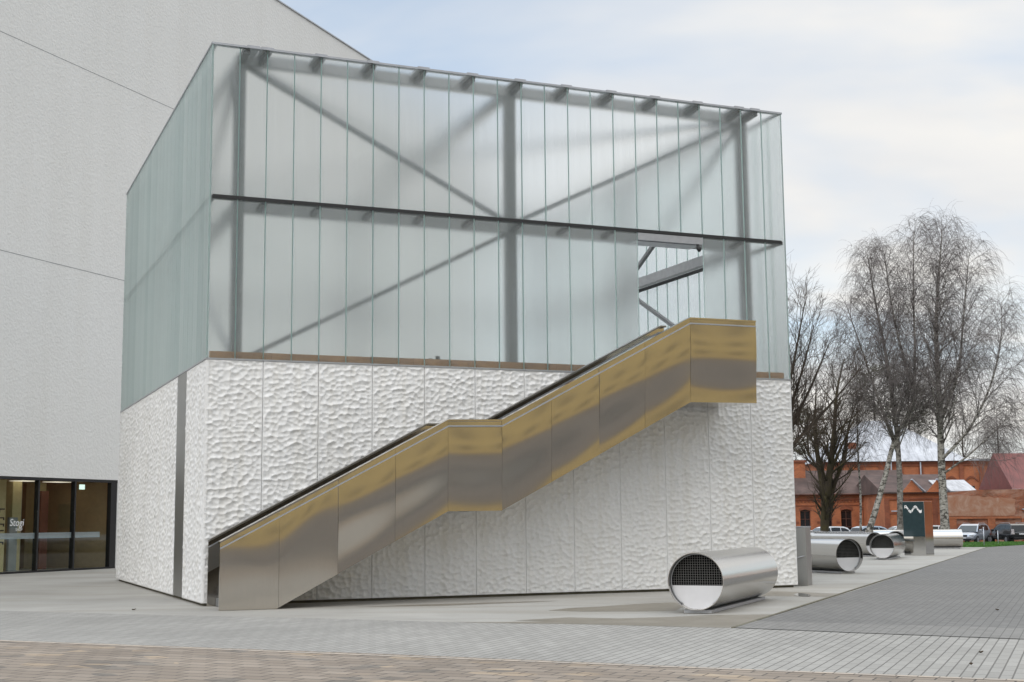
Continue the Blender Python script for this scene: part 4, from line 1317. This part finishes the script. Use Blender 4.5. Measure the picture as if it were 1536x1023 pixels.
lowb = thing('low_brick_workshop', 'long low orange brick building with brown roof and arched dark windows', 'building', (0, 140, -0.55))
X0, X1, EZ = 22.0, 40.6, 4.55
wins = [(23.35, 24.4), (25.9, 26.95), (28.62, 29.70), (31.35, 32.4), (33.35, 34.45), (35.55, 36.6)]
wins = [(26.6, 27.6), (29.15, 30.2), (31.35, 32.4), (33.3, 34.4), (35.55, 36.6)]
mb = MB()
xp = X0
for (a, b_) in wins:
    mb.box(xp, 0, -0.3, a, 0.45, 3.05); xp = b_
mb.box(xp, 0, -0.3, X1, 0.45, 3.05)
for (a, b_) in wins:
    mb.box(a, 0.002, -0.3, b_, 0.448, 0.45)
    ap = [(a, 3.05), (b_, 3.05)]
    n = 8
    hi = [(b_ + (a - b_) * i / n, 2.90 + 0.14 * math.sin(math.pi * i / n)) for i in range(n + 1)]
    mb.prism([(a, 3.048)] + hi[::-1] + [(b_, 3.048)], 'y', 0.002, 0.448)
mb.box(X0, 0, 3.052, X1, 0.45, EZ - 0.02)
mb.box(X0, 0.46, -0.3, X0 + 0.4, 9, EZ - 0.02); mb.box(X1 - 0.4, 0.46, -0.3, X1, 9, EZ - 0.02); mb.box(X0, 8.6, -0.3, X1, 9.0, EZ - 0.03)
mb.build('wall', MAT['brick'], lowb)
tr = MB()
for i in range(int((X1 - X0) / 0.36)):
    x = X0 + 0.05 + i * 0.36
    tr.box(x, -0.10, 3.78, x + 0.17, -0.002, 4.0)
tr.box(X0, -0.14, 4.003, X1, -0.002, 4.16); tr.box(X0, -0.06, 3.40, X1, -0.003, 3.50)
for (a, b_) in wins:
    n = 8
    lo = [(a - 0.1 + (b_ - a + 0.2) * i / n, 2.91 + 0.15 * math.sin(math.pi * i / n)) for i in range(n + 1)]
    hi = [(x, z + 0.30) for x, z in lo]
    tr.prism(lo + hi[::-1], 'y', -0.05, -0.003)
    tr.box(a - 0.5, -0.04, 1.62, a - 0.14, -0.003, 1.86)
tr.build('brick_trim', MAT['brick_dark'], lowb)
for (a, b_) in wins:
    window(lowb, a, b_, 0.46, 2.90, 0.0, 0.26, 'frame_brown', 1, 2)
rf = MB()
rf.prism([(-0.45, EZ - 0.03), (-0.45, EZ + 0.10), (4.5, 7.15), (9.4, EZ + 0.10), (9.4, EZ - 0.03)], 'x', X0 - 0.3, X1 + 0.2)
roof = rf.build('roof', MAT['brown_roof'], lowb)
MB().box(29.2, 2.9, 5.2, 30.45, 3.8, 7.95).build('chimney', MAT['brick'], roof)
MB().box(29.05, 2.75, 7.952, 30.6, 3.95, 8.2).build('chimney_cap', MAT['brick_dark'], roof)
# gable parapet with zinc coping at the left
MB().prism([(-0.55, EZ), (-0.55, EZ + 0.40), (4.5, 7.60), (9.5, EZ + 0.40), (9.5, EZ)], 'x', 27.1, 27.45).build('gable_parapet', MAT['brick'], roof)
MB().prism([(-0.65, EZ + 0.403), (-0.65, EZ + 0.50), (4.5, 7.75), (9.6, EZ + 0.50), (9.6, EZ + 0.403), (4.5, 7.62)], 'x', 26.6, 27.6).build('zinc_coping', MAT['zinc'], roof)
dm = MB(); dm.box(31.9, 0.9, 5.2, 32.9, 2.4, 6.05); dm.build('dormer', MAT['dark_steel'], roof)
MB().prism([(31.75, 6.052), (32.4, 6.55), (33.05, 6.052)], 'y', 0.7, 2.6).build('dormer_roof', MAT['brown_roof'], roof)
MB().tube([(X0, -0.50, EZ + 0.02), (X1, -0.50, EZ + 0.02)], 0.07, 8).build('gutter', MAT['frame_brown'], roof)

# projecting wing to the right
wing = thing('brick_wing', 'orange brick wing with two small gables and a grey lean-to roof, between birch trunks', 'building', (0, 132, -0.55))
mb = MB(); WX0, WX1, WZ = 35.6, 42.4, 4.45
mb.box(WX0, 0, -0.3, WX1, 12, WZ)
mb.build('wall', MAT['brick'], wing)
tr = MB()
tr.box(WX0, -0.10, 3.86, WX1, -0.002, 4.02); tr.box(WX0 + 0.2, -0.06, 2.5, WX1 - 0.2, -0.002, 2.6)
tr.box(WX0 - 0.02, -0.12, -0.3, WX0 + 0.45, -0.004, 3.85); tr.box(37.5, -0.12, -0.3, 38.0, -0.004, 3.85); tr.box(40.2, -0.12, -0.3, 40.7, -0.004, 3.85); tr.box(WX1 - 0.45, -0.12, -0.3, WX1 + 0.02, -0.004, 3.85)
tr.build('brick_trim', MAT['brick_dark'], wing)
MB().box(36.2, -0.16, 2.72, 37.3, -0.13, 2.84).build('ledge', MAT['zinc'], wing)
rr_ = MB()
rr_.prism([(-0.35, WZ), (-0.35, WZ + 0.12), (6.0, WZ + 2.0), (12.3, WZ + 0.12), (12.3, WZ)], 'x', WX0 - 0.3, WX1 + 0.3)
wroof = rr_.build('roof', MAT['brown_roof'], wing)
for gx_ in (37.2, 39.6):
    g = MB(); g.prism([(gx_, WZ + 0.1), (gx_ + 2.0, WZ + 0.1), (gx_ + 1.0, WZ + 1.25)], 'y', -0.42, -0.36)
    g.build('gable', MAT['brick'], wroof)
    g = MB(); g.bar((gx_ + 0.98, -0.45, WZ + 1.34), (gx_ + 2.2, -0.45, WZ + 0.16), 0.5, 0.10)
    g.build('zinc_coping', MAT['zinc'], wroof)
MB().prism([(-0.5, WZ + 0.13), (-0.5, WZ + 0.20), (3.2, WZ + 1.35), (3.2, WZ + 1.25)], 'x', 40.9, 44.4).build('lean_to_roof', MAT['metal_roof'], wroof)
MB().tube([(WX1 + 0.12, -0.14, -0.2), (WX1 + 0.12, -0.14, WZ)], 0.07, 8).build('downpipe', MAT['zinc'], wing)

# tall brick hall
hall = thing('tall_brick_hall', 'tall orange brick hall with a pale metal hipped roof behind the birches', 'building', (0, 170, -0.6), R(-1.0))
HX0, HX1, HZ = 38.0, 62.6, 9.1
mb = MB(); mb.box(HX0, 0, -0.3, HX1, 16, HZ)
mb.build('wall', MAT['brick'], hall)
tr = MB()
tr.box(HX0 - 0.1, -0.22, HZ - 0.28, HX1 + 0.1, -0.002, HZ - 0.02)
tr.box(HX0 - 0.05, -0.12, HZ - 0.60, HX1 + 0.05, -0.003, HZ - 0.283)
for x in np.arange(HX0, HX1 + 0.1, 2.46):
    tr.box(x - 0.25, -0.20, -0.3, x + 0.25, -0.004, HZ - 0.603)
for x in np.arange(HX0 + 1.23, HX1, 2.46):
    n = 8
    lo = [(x - 0.8 + 1.6 * i / n, 6.5 + 0.5 * math.sin(math.pi * i / n)) for i in range(n + 1)]
    tr.prism(lo + [(q, z + 0.22) for q, z in lo[::-1]], 'y', -0.12, -0.005)
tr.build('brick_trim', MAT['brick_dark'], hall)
for x in np.arange(HX0 + 1.23, HX1, 2.46):
    fr = MB(); fr.box(x - 0.34, -0.05, 3.3, x + 0.34, -0.003, 6.0)
    fo = fr.build('window', MAT['dark_pane'], hall)
    sh = MB(); sh.box(x - 0.30, -0.075, 3.35, x - 0.20, -0.052, 4.9); sh.box(x + 0.10, -0.075, 3.35, x + 0.28, -0.052, 4.9); sh.box(x - 0.195, -0.075, 4.75, x + 0.095, -0.052, 4.9)
    sh.build('frame', MAT['frame_white'], fo)
rz0 = HZ
vs = [(HX0 - 0.6, -0.6, rz0), (56.2, -0.6, rz0), (56.2, 16.6, rz0), (HX0 - 0.6, 16.6, rz0), (HX0 + 7.5, 8, rz0 + 5.6), (HX0 + 11.0, 8, rz0 + 5.6)]
rf = MB(); rf.add(vs, [(0, 1, 5, 4), (1, 2, 5), (2, 3, 4, 5), (3, 0, 4), (3, 2, 1, 0)])
rf.box(56.22, -0.4, rz0 - 0.015, HX1 + 0.4, 16.4, rz0 + 0.22)
hroof = rf.build('roof', MAT['metal_roof'], hall)
MB().box(42.0, 2.0, 9.6, 43.0, 3.0, 11.6).build('chimney', MAT['brick_dark'], hroof)
for x in (46.6, 50.2, 59.4, 61.9):
    MB().tube([(x, -0.32, -0.2), (x, -0.32, HZ - 0.1)], 0.09, 8).build('downpipe', MAT['zinc'], hall)

# weathered yard wall behind the cars
yw = thing('weathered_yard_wall', 'weathered brick yard wall with a patch of stained plaster behind the parked cars', 'wall', (0, 114, -0.5))
mb = MB()
mb.prism([(35.9, -0.2), (62, -0.2), (62, 4.35), (46, 4.30), (42.6, 4.28), (42.4, 4.36), (38.6, 4.33), (37.0, 4.22), (35.9, 4.10)], 'y', 0, 0.5)
mb.build('wall', MAT['brick_old'], yw)
pl = MB()
ppp = [(36.0, 2.18), (37.2, 2.20), (38.4, 2.16), (39.6, 2.19), (40.7, 2.17), (41.45, 2.21), (41.60, 2.6), (41.52, 3.1), (41.63, 3.5),
       (41.3, 3.62), (40.9, 3.60), (40.5, 3.70), (39.9, 3.66), (39.5, 3.78), (39.0, 3.72), (38.5, 3.86), (38.0, 3.80), (37.4, 3.92), (36.8, 3.84), (36.4, 3.9), (36.0, 3.85)]
pl.prism(ppp, 'y', -0.03, -0.002); pl.build('plaster_patch', MAT['plaster'], yw)
tr = MB()
tr.box(35.95, -0.14, 1.95, 42.0, -0.003, 2.12)
for x in (36.0, 39.2, 42.0, 45.0, 48.0):
    tr.box(x, -0.12, -0.2, x + 0.62, -0.004, 1.946)
tr.box(42.1, -0.16, 2.55, 43.9, -0.004, 2.66); tr.box(42.3, -0.10, 3.15, 62, -0.003, 3.3); tr.box(44.2, -0.12, -0.2, 44.7, -0.005, 2.5)
tr.build('brick_trim', MAT['brick'], yw)
MB().box(42.1, -0.22, 2.663, 43.8, -0.02, 2.76).build('ledge', MAT['zinc'], yw)

# red roofed shed at the right edge
rsd = thing('red_roofed_shed', 'shed with a dark red metal roof rising above the yard wall', 'building', (0, 119, -0.5))
MB().box(43.4, 0, -0.2, 62, 8, 4.35).build('wall', MAT['brick'], rsd)
MB().prism([(-0.4, 4.352), (-0.4, 4.48), (4.0, 7.75), (8.4, 4.48), (8.4, 4.352)], 'x', 43.1, 62.4).build('roof', MAT['red_roof'], rsd)
MB().box(43.0, -0.62, 4.30, 62.4, -0.42, 4.46).build('gutter', MAT['frame_white'], rsd)

# ------------------------------------------------------------------ ochre town house opposite (behind and right of the camera, seen as a reflection)
och = thing('ochre_town_house', 'long ochre rendered town house across the street, seen only as a reflection in the staircase', 'building', (40.0, -8.0, 0), R(225))
# local x along its facade, facade faces -y (towards the pavilion)
MB().box(-45, 0, -0.2, 45, 12, 5.0).build('ground_floor', MAT['grey_render'], och)
MB().box(-45, 0.003, 5.003, 45, 12, 19.0).build('upper_wall', MAT['ochre_render'], och)
MB().prism([(-0.6, 19.003), (-0.6, 19.2), (6, 22), (12.6, 19.2), (12.6, 19.003)], 'x', -45.5, 45.5).build('roof', MAT['brown_roof'], och)
MB().box(-45.2, -0.2, 5.0, 45.2, -0.003, 5.2).build('string_course', MAT['ochre_render'], och)
for i in range(20):
    x = -42.5 + i * 4.4
    for z in (6.4, 10.6, 14.8):
        fr = MB(); fr.box(x - 0.6, -0.06, z, x + 0.6, -0.002, z + 2.2)
        fo = fr.build('window', MAT['frame_white'], och)
        MB().box(x - 0.5, -0.075, z + 0.1, x + 0.5, -0.062, z + 2.1).build('pane', MAT['dark_pane'], fo)

wh = thing('added_warehouse', 'long brown brick warehouse added beyond the right end of the yard wall, seen only in reflections', 'building', (96, 78, -0.3), R(-65))  # added out of view so the steel reflects a dark band
MB().box(-45, 0, -0.2, 45, 14, 9.0).build('wall', MAT['brick'], wh)
MB().prism([(-0.5, 9.003), (-0.5, 9.15), (7, 12.5), (14.5, 9.15), (14.5, 9.003)], 'x', -45.4, 45.4).build('roof', MAT['brown_roof'], wh)
for i in range(16):
    x = -42 + 5.5 * i
    fo = MB().box(x - 0.8, -0.05, 1.6, x + 0.8, -0.003, 4.4).build('window', MAT['frame_brown'], wh)
    MB().box(x - 0.68, -0.065, 1.72, x + 0.68, -0.052, 4.28).build('pane', MAT['dark_pane'], fo)

# a few fallen leaves
MAT['leaf'] = simple('dead_leaf', (0.06, 0.038, 0.018), 0.9, 0, 0.2)
for (lab, x, y, a, sz) in (('curled dead leaf on the light setts near the front edge', 5.45, 16.3, 0.4, 0.07), ('small dead leaf on the light setts close to the brown paving', 4.9, 15.0, 1.3, 0.055),
                           ('dead leaf on the dark setts beyond the paler band', 8.2, 23.6, 2.2, 0.07), ('dead leaf on the pale apron below the steel strip', -7.1, 25.9, 0.8, 0.09)):
    m_ = MB()
    N_ = 7; ribs = []
    for i in range(N_):
        t_ = i / (N_ - 1); w_ = sz * 0.36 * math.sin(math.pi * min(0.97, t_ * 0.95 + 0.03)) + 0.002
        ribs += [(sz * (t_ - 0.5), -w_, 0.012 + 0.03 * (t_ - 0.4) ** 2 + 0.012), (sz * (t_ - 0.5), 0, 0.006 + 0.05 * (t_ - 0.4) ** 2), (sz * (t_ - 0.5), w_, 0.012 + 0.03 * (t_ - 0.4) ** 2 + 0.010)]
    fs_ = []
    for i in range(N_ - 1):
        for q in (0, 1):
            a_ = i * 3 + q; fs_.append((a_, a_ + 1, a_ + 4, a_ + 3))
    m_.add(ribs, fs_)
    lf = m_.build('fallen_leaf', MAT['leaf'], None, smooth=True, loc=(x, y, 0.018), rotz=a, fix=False)
    tag(lf, lab, 'leaf', 'fallen leaves on the paving')

# ------------------------------------------------------------------ trees
def rot_about(v, axis, ang):
    return Matrix.Rotation(ang, 3, axis) @ v

def poly_at(pts, t):
    n = len(pts) - 1
    f = max(0.0, min(n - 1e-6, t * n)); i = int(f); s = f - i
    p = pts[i].lerp(pts[i + 1], s)
    d = (pts[i + 1] - pts[i]).normalized()
    return p, d

def smooth_path(pts, sub=4):
    pts = [Vector(p) for p in pts]
    o = []
    for i in range(len(pts) - 1):
        p0 = pts[max(i - 1, 0)]; p1 = pts[i]; p2 = pts[i + 1]; p3 = pts[min(i + 2, len(pts) - 1)]
        for k in range(sub):
            t = k / sub
            o.append(0.5 * ((2 * p1) + (-p0 + p2) * t + (2 * p0 - 5 * p1 + 4 * p2 - p3) * t * t + (-p0 + 3 * p1 - 3 * p2 + p3) * t ** 3))
    o.append(pts[-1])
    return o

def grow(p, d, L, r0, rnd, segs, up, wander, r1=None):
    """a branch as a polyline that bends by `up` (negative hangs)"""
    pts = [p.copy()]; rad = [r0]
    d = d.normalized()
    r1 = r0 * 0.25 if r1 is None else r1
    for i in range(segs):
        d = (d + Vector((rnd.gauss(0, wander), rnd.gauss(0, wander), rnd.gauss(0, wander) + up))).normalized()
        p = p + d * (L / segs)
        pts.append(p.copy()); rad.append(r0 + (r1 - r0) * (i + 1) / segs)
    return pts, rad

def tree(name, label, loc, limbs, bark, twigmat, rnd_seed, style, group='trees beyond the lawn', scale=1.0):
    """limbs: list of (path points, r0, r1); the first is the trunk. style: dict"""
    rnd = random.Random(rnd_seed)
    t = thing(name, label, 'tree', loc, 0, group)
    tb = MB(); cb = MB()
    S = style
    tw = 0
    for li, (path, r0, r1) in enumerate(limbs):
        P = smooth_path(path, 4)
        n = len(P)
        rad = [r0 + (r1 - r0) * (i / (n - 1)) ** 0.9 for i in range(n)]
        if li == 0:
            rad[0] *= 1.35; rad[1] *= 1.1
        tb.tube(P, rad, 10)
        Lt = sum((P[i + 1] - P[i]).length for i in range(n - 1))
        nb = int(S['nb'] * Lt * S.get('dens', 1.0))
        az = rnd.uniform(0, 6.28)
        t0 = S['t0'] if li == 0 else S.get('t0l', 0.15)
        for k in range(nb):
            f = t0 + (1 - t0) * (k + rnd.random()) / nb
            p, d = poly_at(P, f)
            az += 2.4 + rnd.uniform(-0.5, 0.5)
            side = d.orthogonal().normalized(); side = rot_about(side, d, az)
            ang = rnd.uniform(*S['ang'])
            bd = d * math.cos(ang) + side * math.sin(ang)
            L = S['len'] * (1 - S['taper'] * (f - t0) / (1 - t0)) * rnd.uniform(0.65, 1.15)
            rr0 = min(r0 + (r1 - r0) * f, r0) * S['rr'] * rnd.uniform(0.7, 1.0)
            rr0 = max(rr0, 0.016)
            b1, br = grow(p, bd, L, rr0, rnd, 7, S['up1'], S['w1'], 0.009)
            (tb if rr0 > 0.035 else cb).tube(b1, br, 5, cap=False)
            n2 = int(L * S['n2'])
            for q in range(n2):
                f2 = 0.18 + 0.82 * (q + rnd.random()) / n2
                p2, d2 = poly_at(b1, f2)
                s2 = rot_about(d2.orthogonal().normalized(), d2, rnd.uniform(0, 6.28))
                a2 = rnd.uniform(*S['ang2'])
                L2 = S['len2'] * (1 - 0.55 * f2) * rnd.uniform(0.5, 1.2) * min(1.0, L / 2.2)
                b2, br2 = grow(p2, d2 * math.cos(a2) + s2 * math.sin(a2), L2, max(0.007, br[min(6, int(f2 * 7))] * 0.6), rnd, 4, S['up2'], S['w2'], 0.0055)
                cb.tube(b2, br2, 3, cap=False)
                for w in range(S['n3']):
                    f3 = rnd.uniform(0.25, 1.0)
                    p3, d3 = poly_at(b2, f3)
                    s3 = rot_about(d3.orthogonal().normalized(), d3, rnd.uniform(0, 6.28))
                    a3 = rnd.uniform(0.3, 0.9)
                    L3 = S['len3'] * rnd.uniform(0.4, 1.2)
                    b3, br3 = grow(p3, d3 * math.cos(a3) + s3 * math.sin(a3), L3, S['r3'], rnd, S.get('s3', 3), S['up3'], 0.10, S['r3'] * 0.6)
                    cb.tube(b3, br3, 3, cap=False)
    tb.build('trunk', bark, t, smooth=True, fix=False)
    cb.build('crown', twigmat, t, fix=False)
    return t

BIRCH = dict(nb=3.4, t0=0.24, ang=(0.45, 0.95), len=5.6, taper=0.66, rr=0.34, up1=0.05, w1=0.085, n2=4.2, ang2=(0.4, 1.0), len2=1.7, up2=-0.10, w2=0.10, n3=4, len3=1.55, r3=0.0068, up3=-0.50, s3=4)
OPEN = dict(nb=1.9, t0=0.30, t0l=0.12, ang=(0.5, 1.0), len=3.4, taper=0.5, rr=0.42, up1=0.09, w1=0.10, n2=3.0, ang2=(0.4, 0.9), len2=1.5, up2=0.06, w2=0.12, n3=3, len3=0.7, r3=0.0075, up3=0.05)

GZ = -0.45
# dark spreading tree behind the pavilion
vase = []
rnd = random.Random(5)
limbs = [([(0, 0, -0.1), (0.1, 0, 2.0), (0.25, 0.1, 4.4)], 0.34, 0.28)]
for (dx_, dy_, h) in ((3.4, 0.4, 11.2), (1.9, -0.8, 13.4), (0.6, 0.5, 15.2), (4.6, -0.3, 9.4), (-1.2, 0.8, 14.5), (-2.8, -0.5, 12.5), (2.8, 1.2, 12.4)):
    limbs.append(([(0.25, 0.1, 4.3), (0.25 + dx_ * 0.30, 0.1 + dy_ * 0.3, 4.4 + (h - 4.4) * 0.30), (0.25 + dx_ * 0.68, 0.1 + dy_ * 0.6, 4.4 + (h - 4.4) * 0.66), (0.25 + dx_, 0.1 + dy_, h)], 0.15, 0.025))
tree('bare_tree', 'dark bare tree spreading up from behind the corner of the glass pavilion', (14.0, 75, 0), limbs, MAT['bark_dark'], MAT['twig_dark'], 11, dict(OPEN, len=3.4, nb=2.6, n2=3.6, n3=4, ang=(0.35, 0.75), up1=0.10))
# forked mossy tree
fx = [([(0, 0, 0), (0.08, 0, 1.9), (0.22, 0, 3.6)], 0.31, 0.30),
      ([(0.15, 0, 3.4), (-0.18, 0.1, 6.1), (-0.3, 0.3, 8.4), (-0.05, 0.5, 11.0)], 0.27, 0.03),
      ([(0.25, 0, 3.4), (0.62, -0.2, 5.9), (0.95, -0.3, 8.4), (1.25, -0.2, 10.9), (1.9, 0, 13.2)], 0.30, 0.03),
      ([(0.2, 0, 2.6), (0.95, 0.3, 4.5), (1.75, 0.5, 6.4), (2.15, 0.6, 8.4), (2.9, 0.8, 10.4)], 0.22, 0.03),
      ([(0.62, -0.2, 5.4), (1.4, -0.6, 7.2), (2.4, -0.9, 9.3)], 0.12, 0.02),
      ([(-0.1, 0, 5.2), (-1.0, 0.2, 7.0), (-1.6, 0.3, 9.4)], 0.10, 0.02)]
tree('forked_tree', 'mossy bare tree with its trunk forking low into three limbs', (21.6, 96, GZ), fx, MAT['bark_moss'], MAT['twig_dark'], 12, dict(OPEN, len=3.4, nb=2.8, n2=4.2, n3=4))
# birches
tree('leaning_birch', 'white birch leaning right over the parked cars, then rising into the tallest crown', (24.0, 95, GZ),
     [([(0, 0, 0), (0.75, 0, 1.9), (1.75, 0.1, 4.8), (2.65, 0.2, 7.6), (3.95, 0.3, 9.9), (4.35, 0.4, 13.6), (4.45, 0.4, 18.0), (4.7, 0.4, 22.3)], 0.26, 0.03),
      ([(4.1, 0.3, 11.0), (3.2, 0.2, 14.5), (2.7, 0.2, 18.0), (2.5, 0.2, 20.5)], 0.12, 0.02)],
     MAT['bark_birch'], MAT['twig_birch'], 13, dict(BIRCH, t0=0.40, len=4.6))
tree('slim_birch', 'slim straight young birch with a thin pale trunk', (24.35, 97, GZ),
     [([(0, 0, 0), (0.15, 0, 3.5), (0.1, 0, 7.5), (0.25, 0, 11.5), (0.1, 0.1, 14.0)], 0.10, 0.015)],
     MAT['bark_birch'], MAT['twig_birch'], 14, dict(BIRCH, t0=0.35, len=2.6, nb=2.2))
tree('weeping_birch', 'weeping birch with a dark lower trunk just left of the teal sign', (26.6, 95, GZ),
     [([(0, 0, 0), (0.15, 0, 4.5), (0.10, 0.1, 8.5), (-0.3, 0.2, 13.0), (-0.9, 0.2, 17.0), (-1.3, 0.2, 20.3)], 0.25, 0.03),
      ([(0.15, 0.1, 6.5), (-0.9, 0.3, 10.0), (-1.9, 0.4, 13.5), (-2.9, 0.3, 16.8)], 0.14, 0.02)],
     MAT['bark_birch_dark'], MAT['twig_birch'], 15, dict(BIRCH, t0=0.30, len=4.6))
tree('weeping_birch', 'stout weeping birch with a mottled white trunk just right of the teal sign', (29.75, 95, GZ),
     [([(0, 0, 0), (-0.05, 0, 5.0), (0.05, 0.1, 10.0), (0.10, 0.2, 15.0), (0.5, 0.2, 19.0), (0.9, 0.2, 22.3)], 0.33, 0.03),
      ([(0.0, 0.1, 8.5), (1.3, -0.3, 12.0), (1.9, -0.4, 16.0), (2.6, -0.2, 20.6)], 0.15, 0.02),
      ([(0.0, 0.1, 6.0), (1.9, -0.5, 8.2), (3.4, -0.6, 11.0), (4.3, -0.6, 14.0), (4.6, -0.5, 17.0)], 0.12, 0.02),
      ([(0.0, 0.1, 5.0), (1.8, -0.2, 6.3), (3.6, -0.3, 7.9), (5.0, -0.3, 9.3)], 0.09, 0.015)],
     MAT['bark_birch'], MAT['twig_birch'], 16, dict(BIRCH, t0=0.27, len=5.0))
tree('small_birch', 'small thin tree with hanging twigs beside the red roofed shed', (44.3, 125, GZ),
     [([(0, 0, 0), (0.1, 0, 4.0), (0.0, 0, 7.0), (0.1, 0, 10.5)], 0.20, 0.03)],
     MAT['bark_dark'], MAT['twig_birch'], 19, dict(BIRCH, t0=0.55, len=3.2, nb=3.0, len3=1.9))

# pines far behind the hall
def pine(label, loc, H, Rc, seed):
    rnd = random.Random(seed)
    t = thing('pine_tree', label, 'tree', loc, 0, 'pines behind the brick hall')
    tb = MB(); cb = MB()
    P = smooth_path([(0, 0, 0), (0.2, 0, H * 0.4), (-0.1, 0.1, H * 0.75), (0.1, 0, H)], 4)
    tb.tube(P, [0.32 * (1 - 0.9 * i / (len(P) - 1)) + 0.02 for i in range(len(P))], 8)
    for k in range(70):
        f = 0.42 + 0.58 * (k + rnd.random()) / 70
        p, d = poly_at(P, f)
        az = rnd.uniform(0, 6.28)
        L = Rc * math.sin(math.pi * min(1, (f - 0.36) / 0.72)) ** 0.7 * rnd.uniform(0.6, 1.1) + 0.3
        b, r = grow(p, Vector((math.cos(az), math.sin(az), rnd.uniform(-0.1, 0.45))), L, 0.05, rnd, 5, 0.05, 0.1, 0.012)
        tb.tube(b, r, 4, cap=False)
        for q in range(int(26 * L / Rc) + 6):
            c_, _ = poly_at(b, rnd.uniform(0.35, 1.0))
            c_ = c_ + Vector((rnd.gauss(0, 0.28), rnd.gauss(0, 0.28), rnd.gauss(0, 0.22)))
            for w in range(9):
                dv = Vector((rnd.gauss(0, 1), rnd.gauss(0, 1), rnd.gauss(0.3, 0.8))).normalized() * rnd.uniform(0.14, 0.34)
                s = dv.orthogonal().normalized() * 0.045
                cb.add([c_ - s, c_ + s, c_ + dv], [(0, 1, 2)])
    tb.build('trunk', MAT['bark_dark'], t, smooth=True, fix=False)
    cb.build('crown', MAT['needles'], t, fix=False)
pine('olive brown pine rising behind the pale hall roof, beside the slim birch', (54.5, 205, -0.6), 24.5, 4.6, 31)
pine('lower olive pine just right of the bigger pine behind the hall roof', (60.5, 208, -0.6), 22.0, 4.2, 32)
pine('small distant pine behind the chimney of the low workshop', (46.5, 215, -0.6), 19.0, 4.0, 33)
for i, (x, y, h, s) in enumerate(((42.5, 190, 15, 41), (47.0, 186, 16, 42), (66.0, 200, 17, 43))):
    tree('bare_tree', ('distant bare tree behind the low workshop chimney', 'distant bare tree behind the forked tree', 'distant bare tree showing over the right end of the hall roof')[i], (x, y, -0.6),
         [([(0, 0, 0), (0.2, 0, h * 0.35), (-0.2, 0.2, h * 0.7), (0.1, 0, h)], 0.28, 0.04)], MAT['bark_dark'], MAT['twig_dark'], s, dict(OPEN, len=5.0, nb=1.7, r3=0.013, n2=2.2), 'distant bare trees')
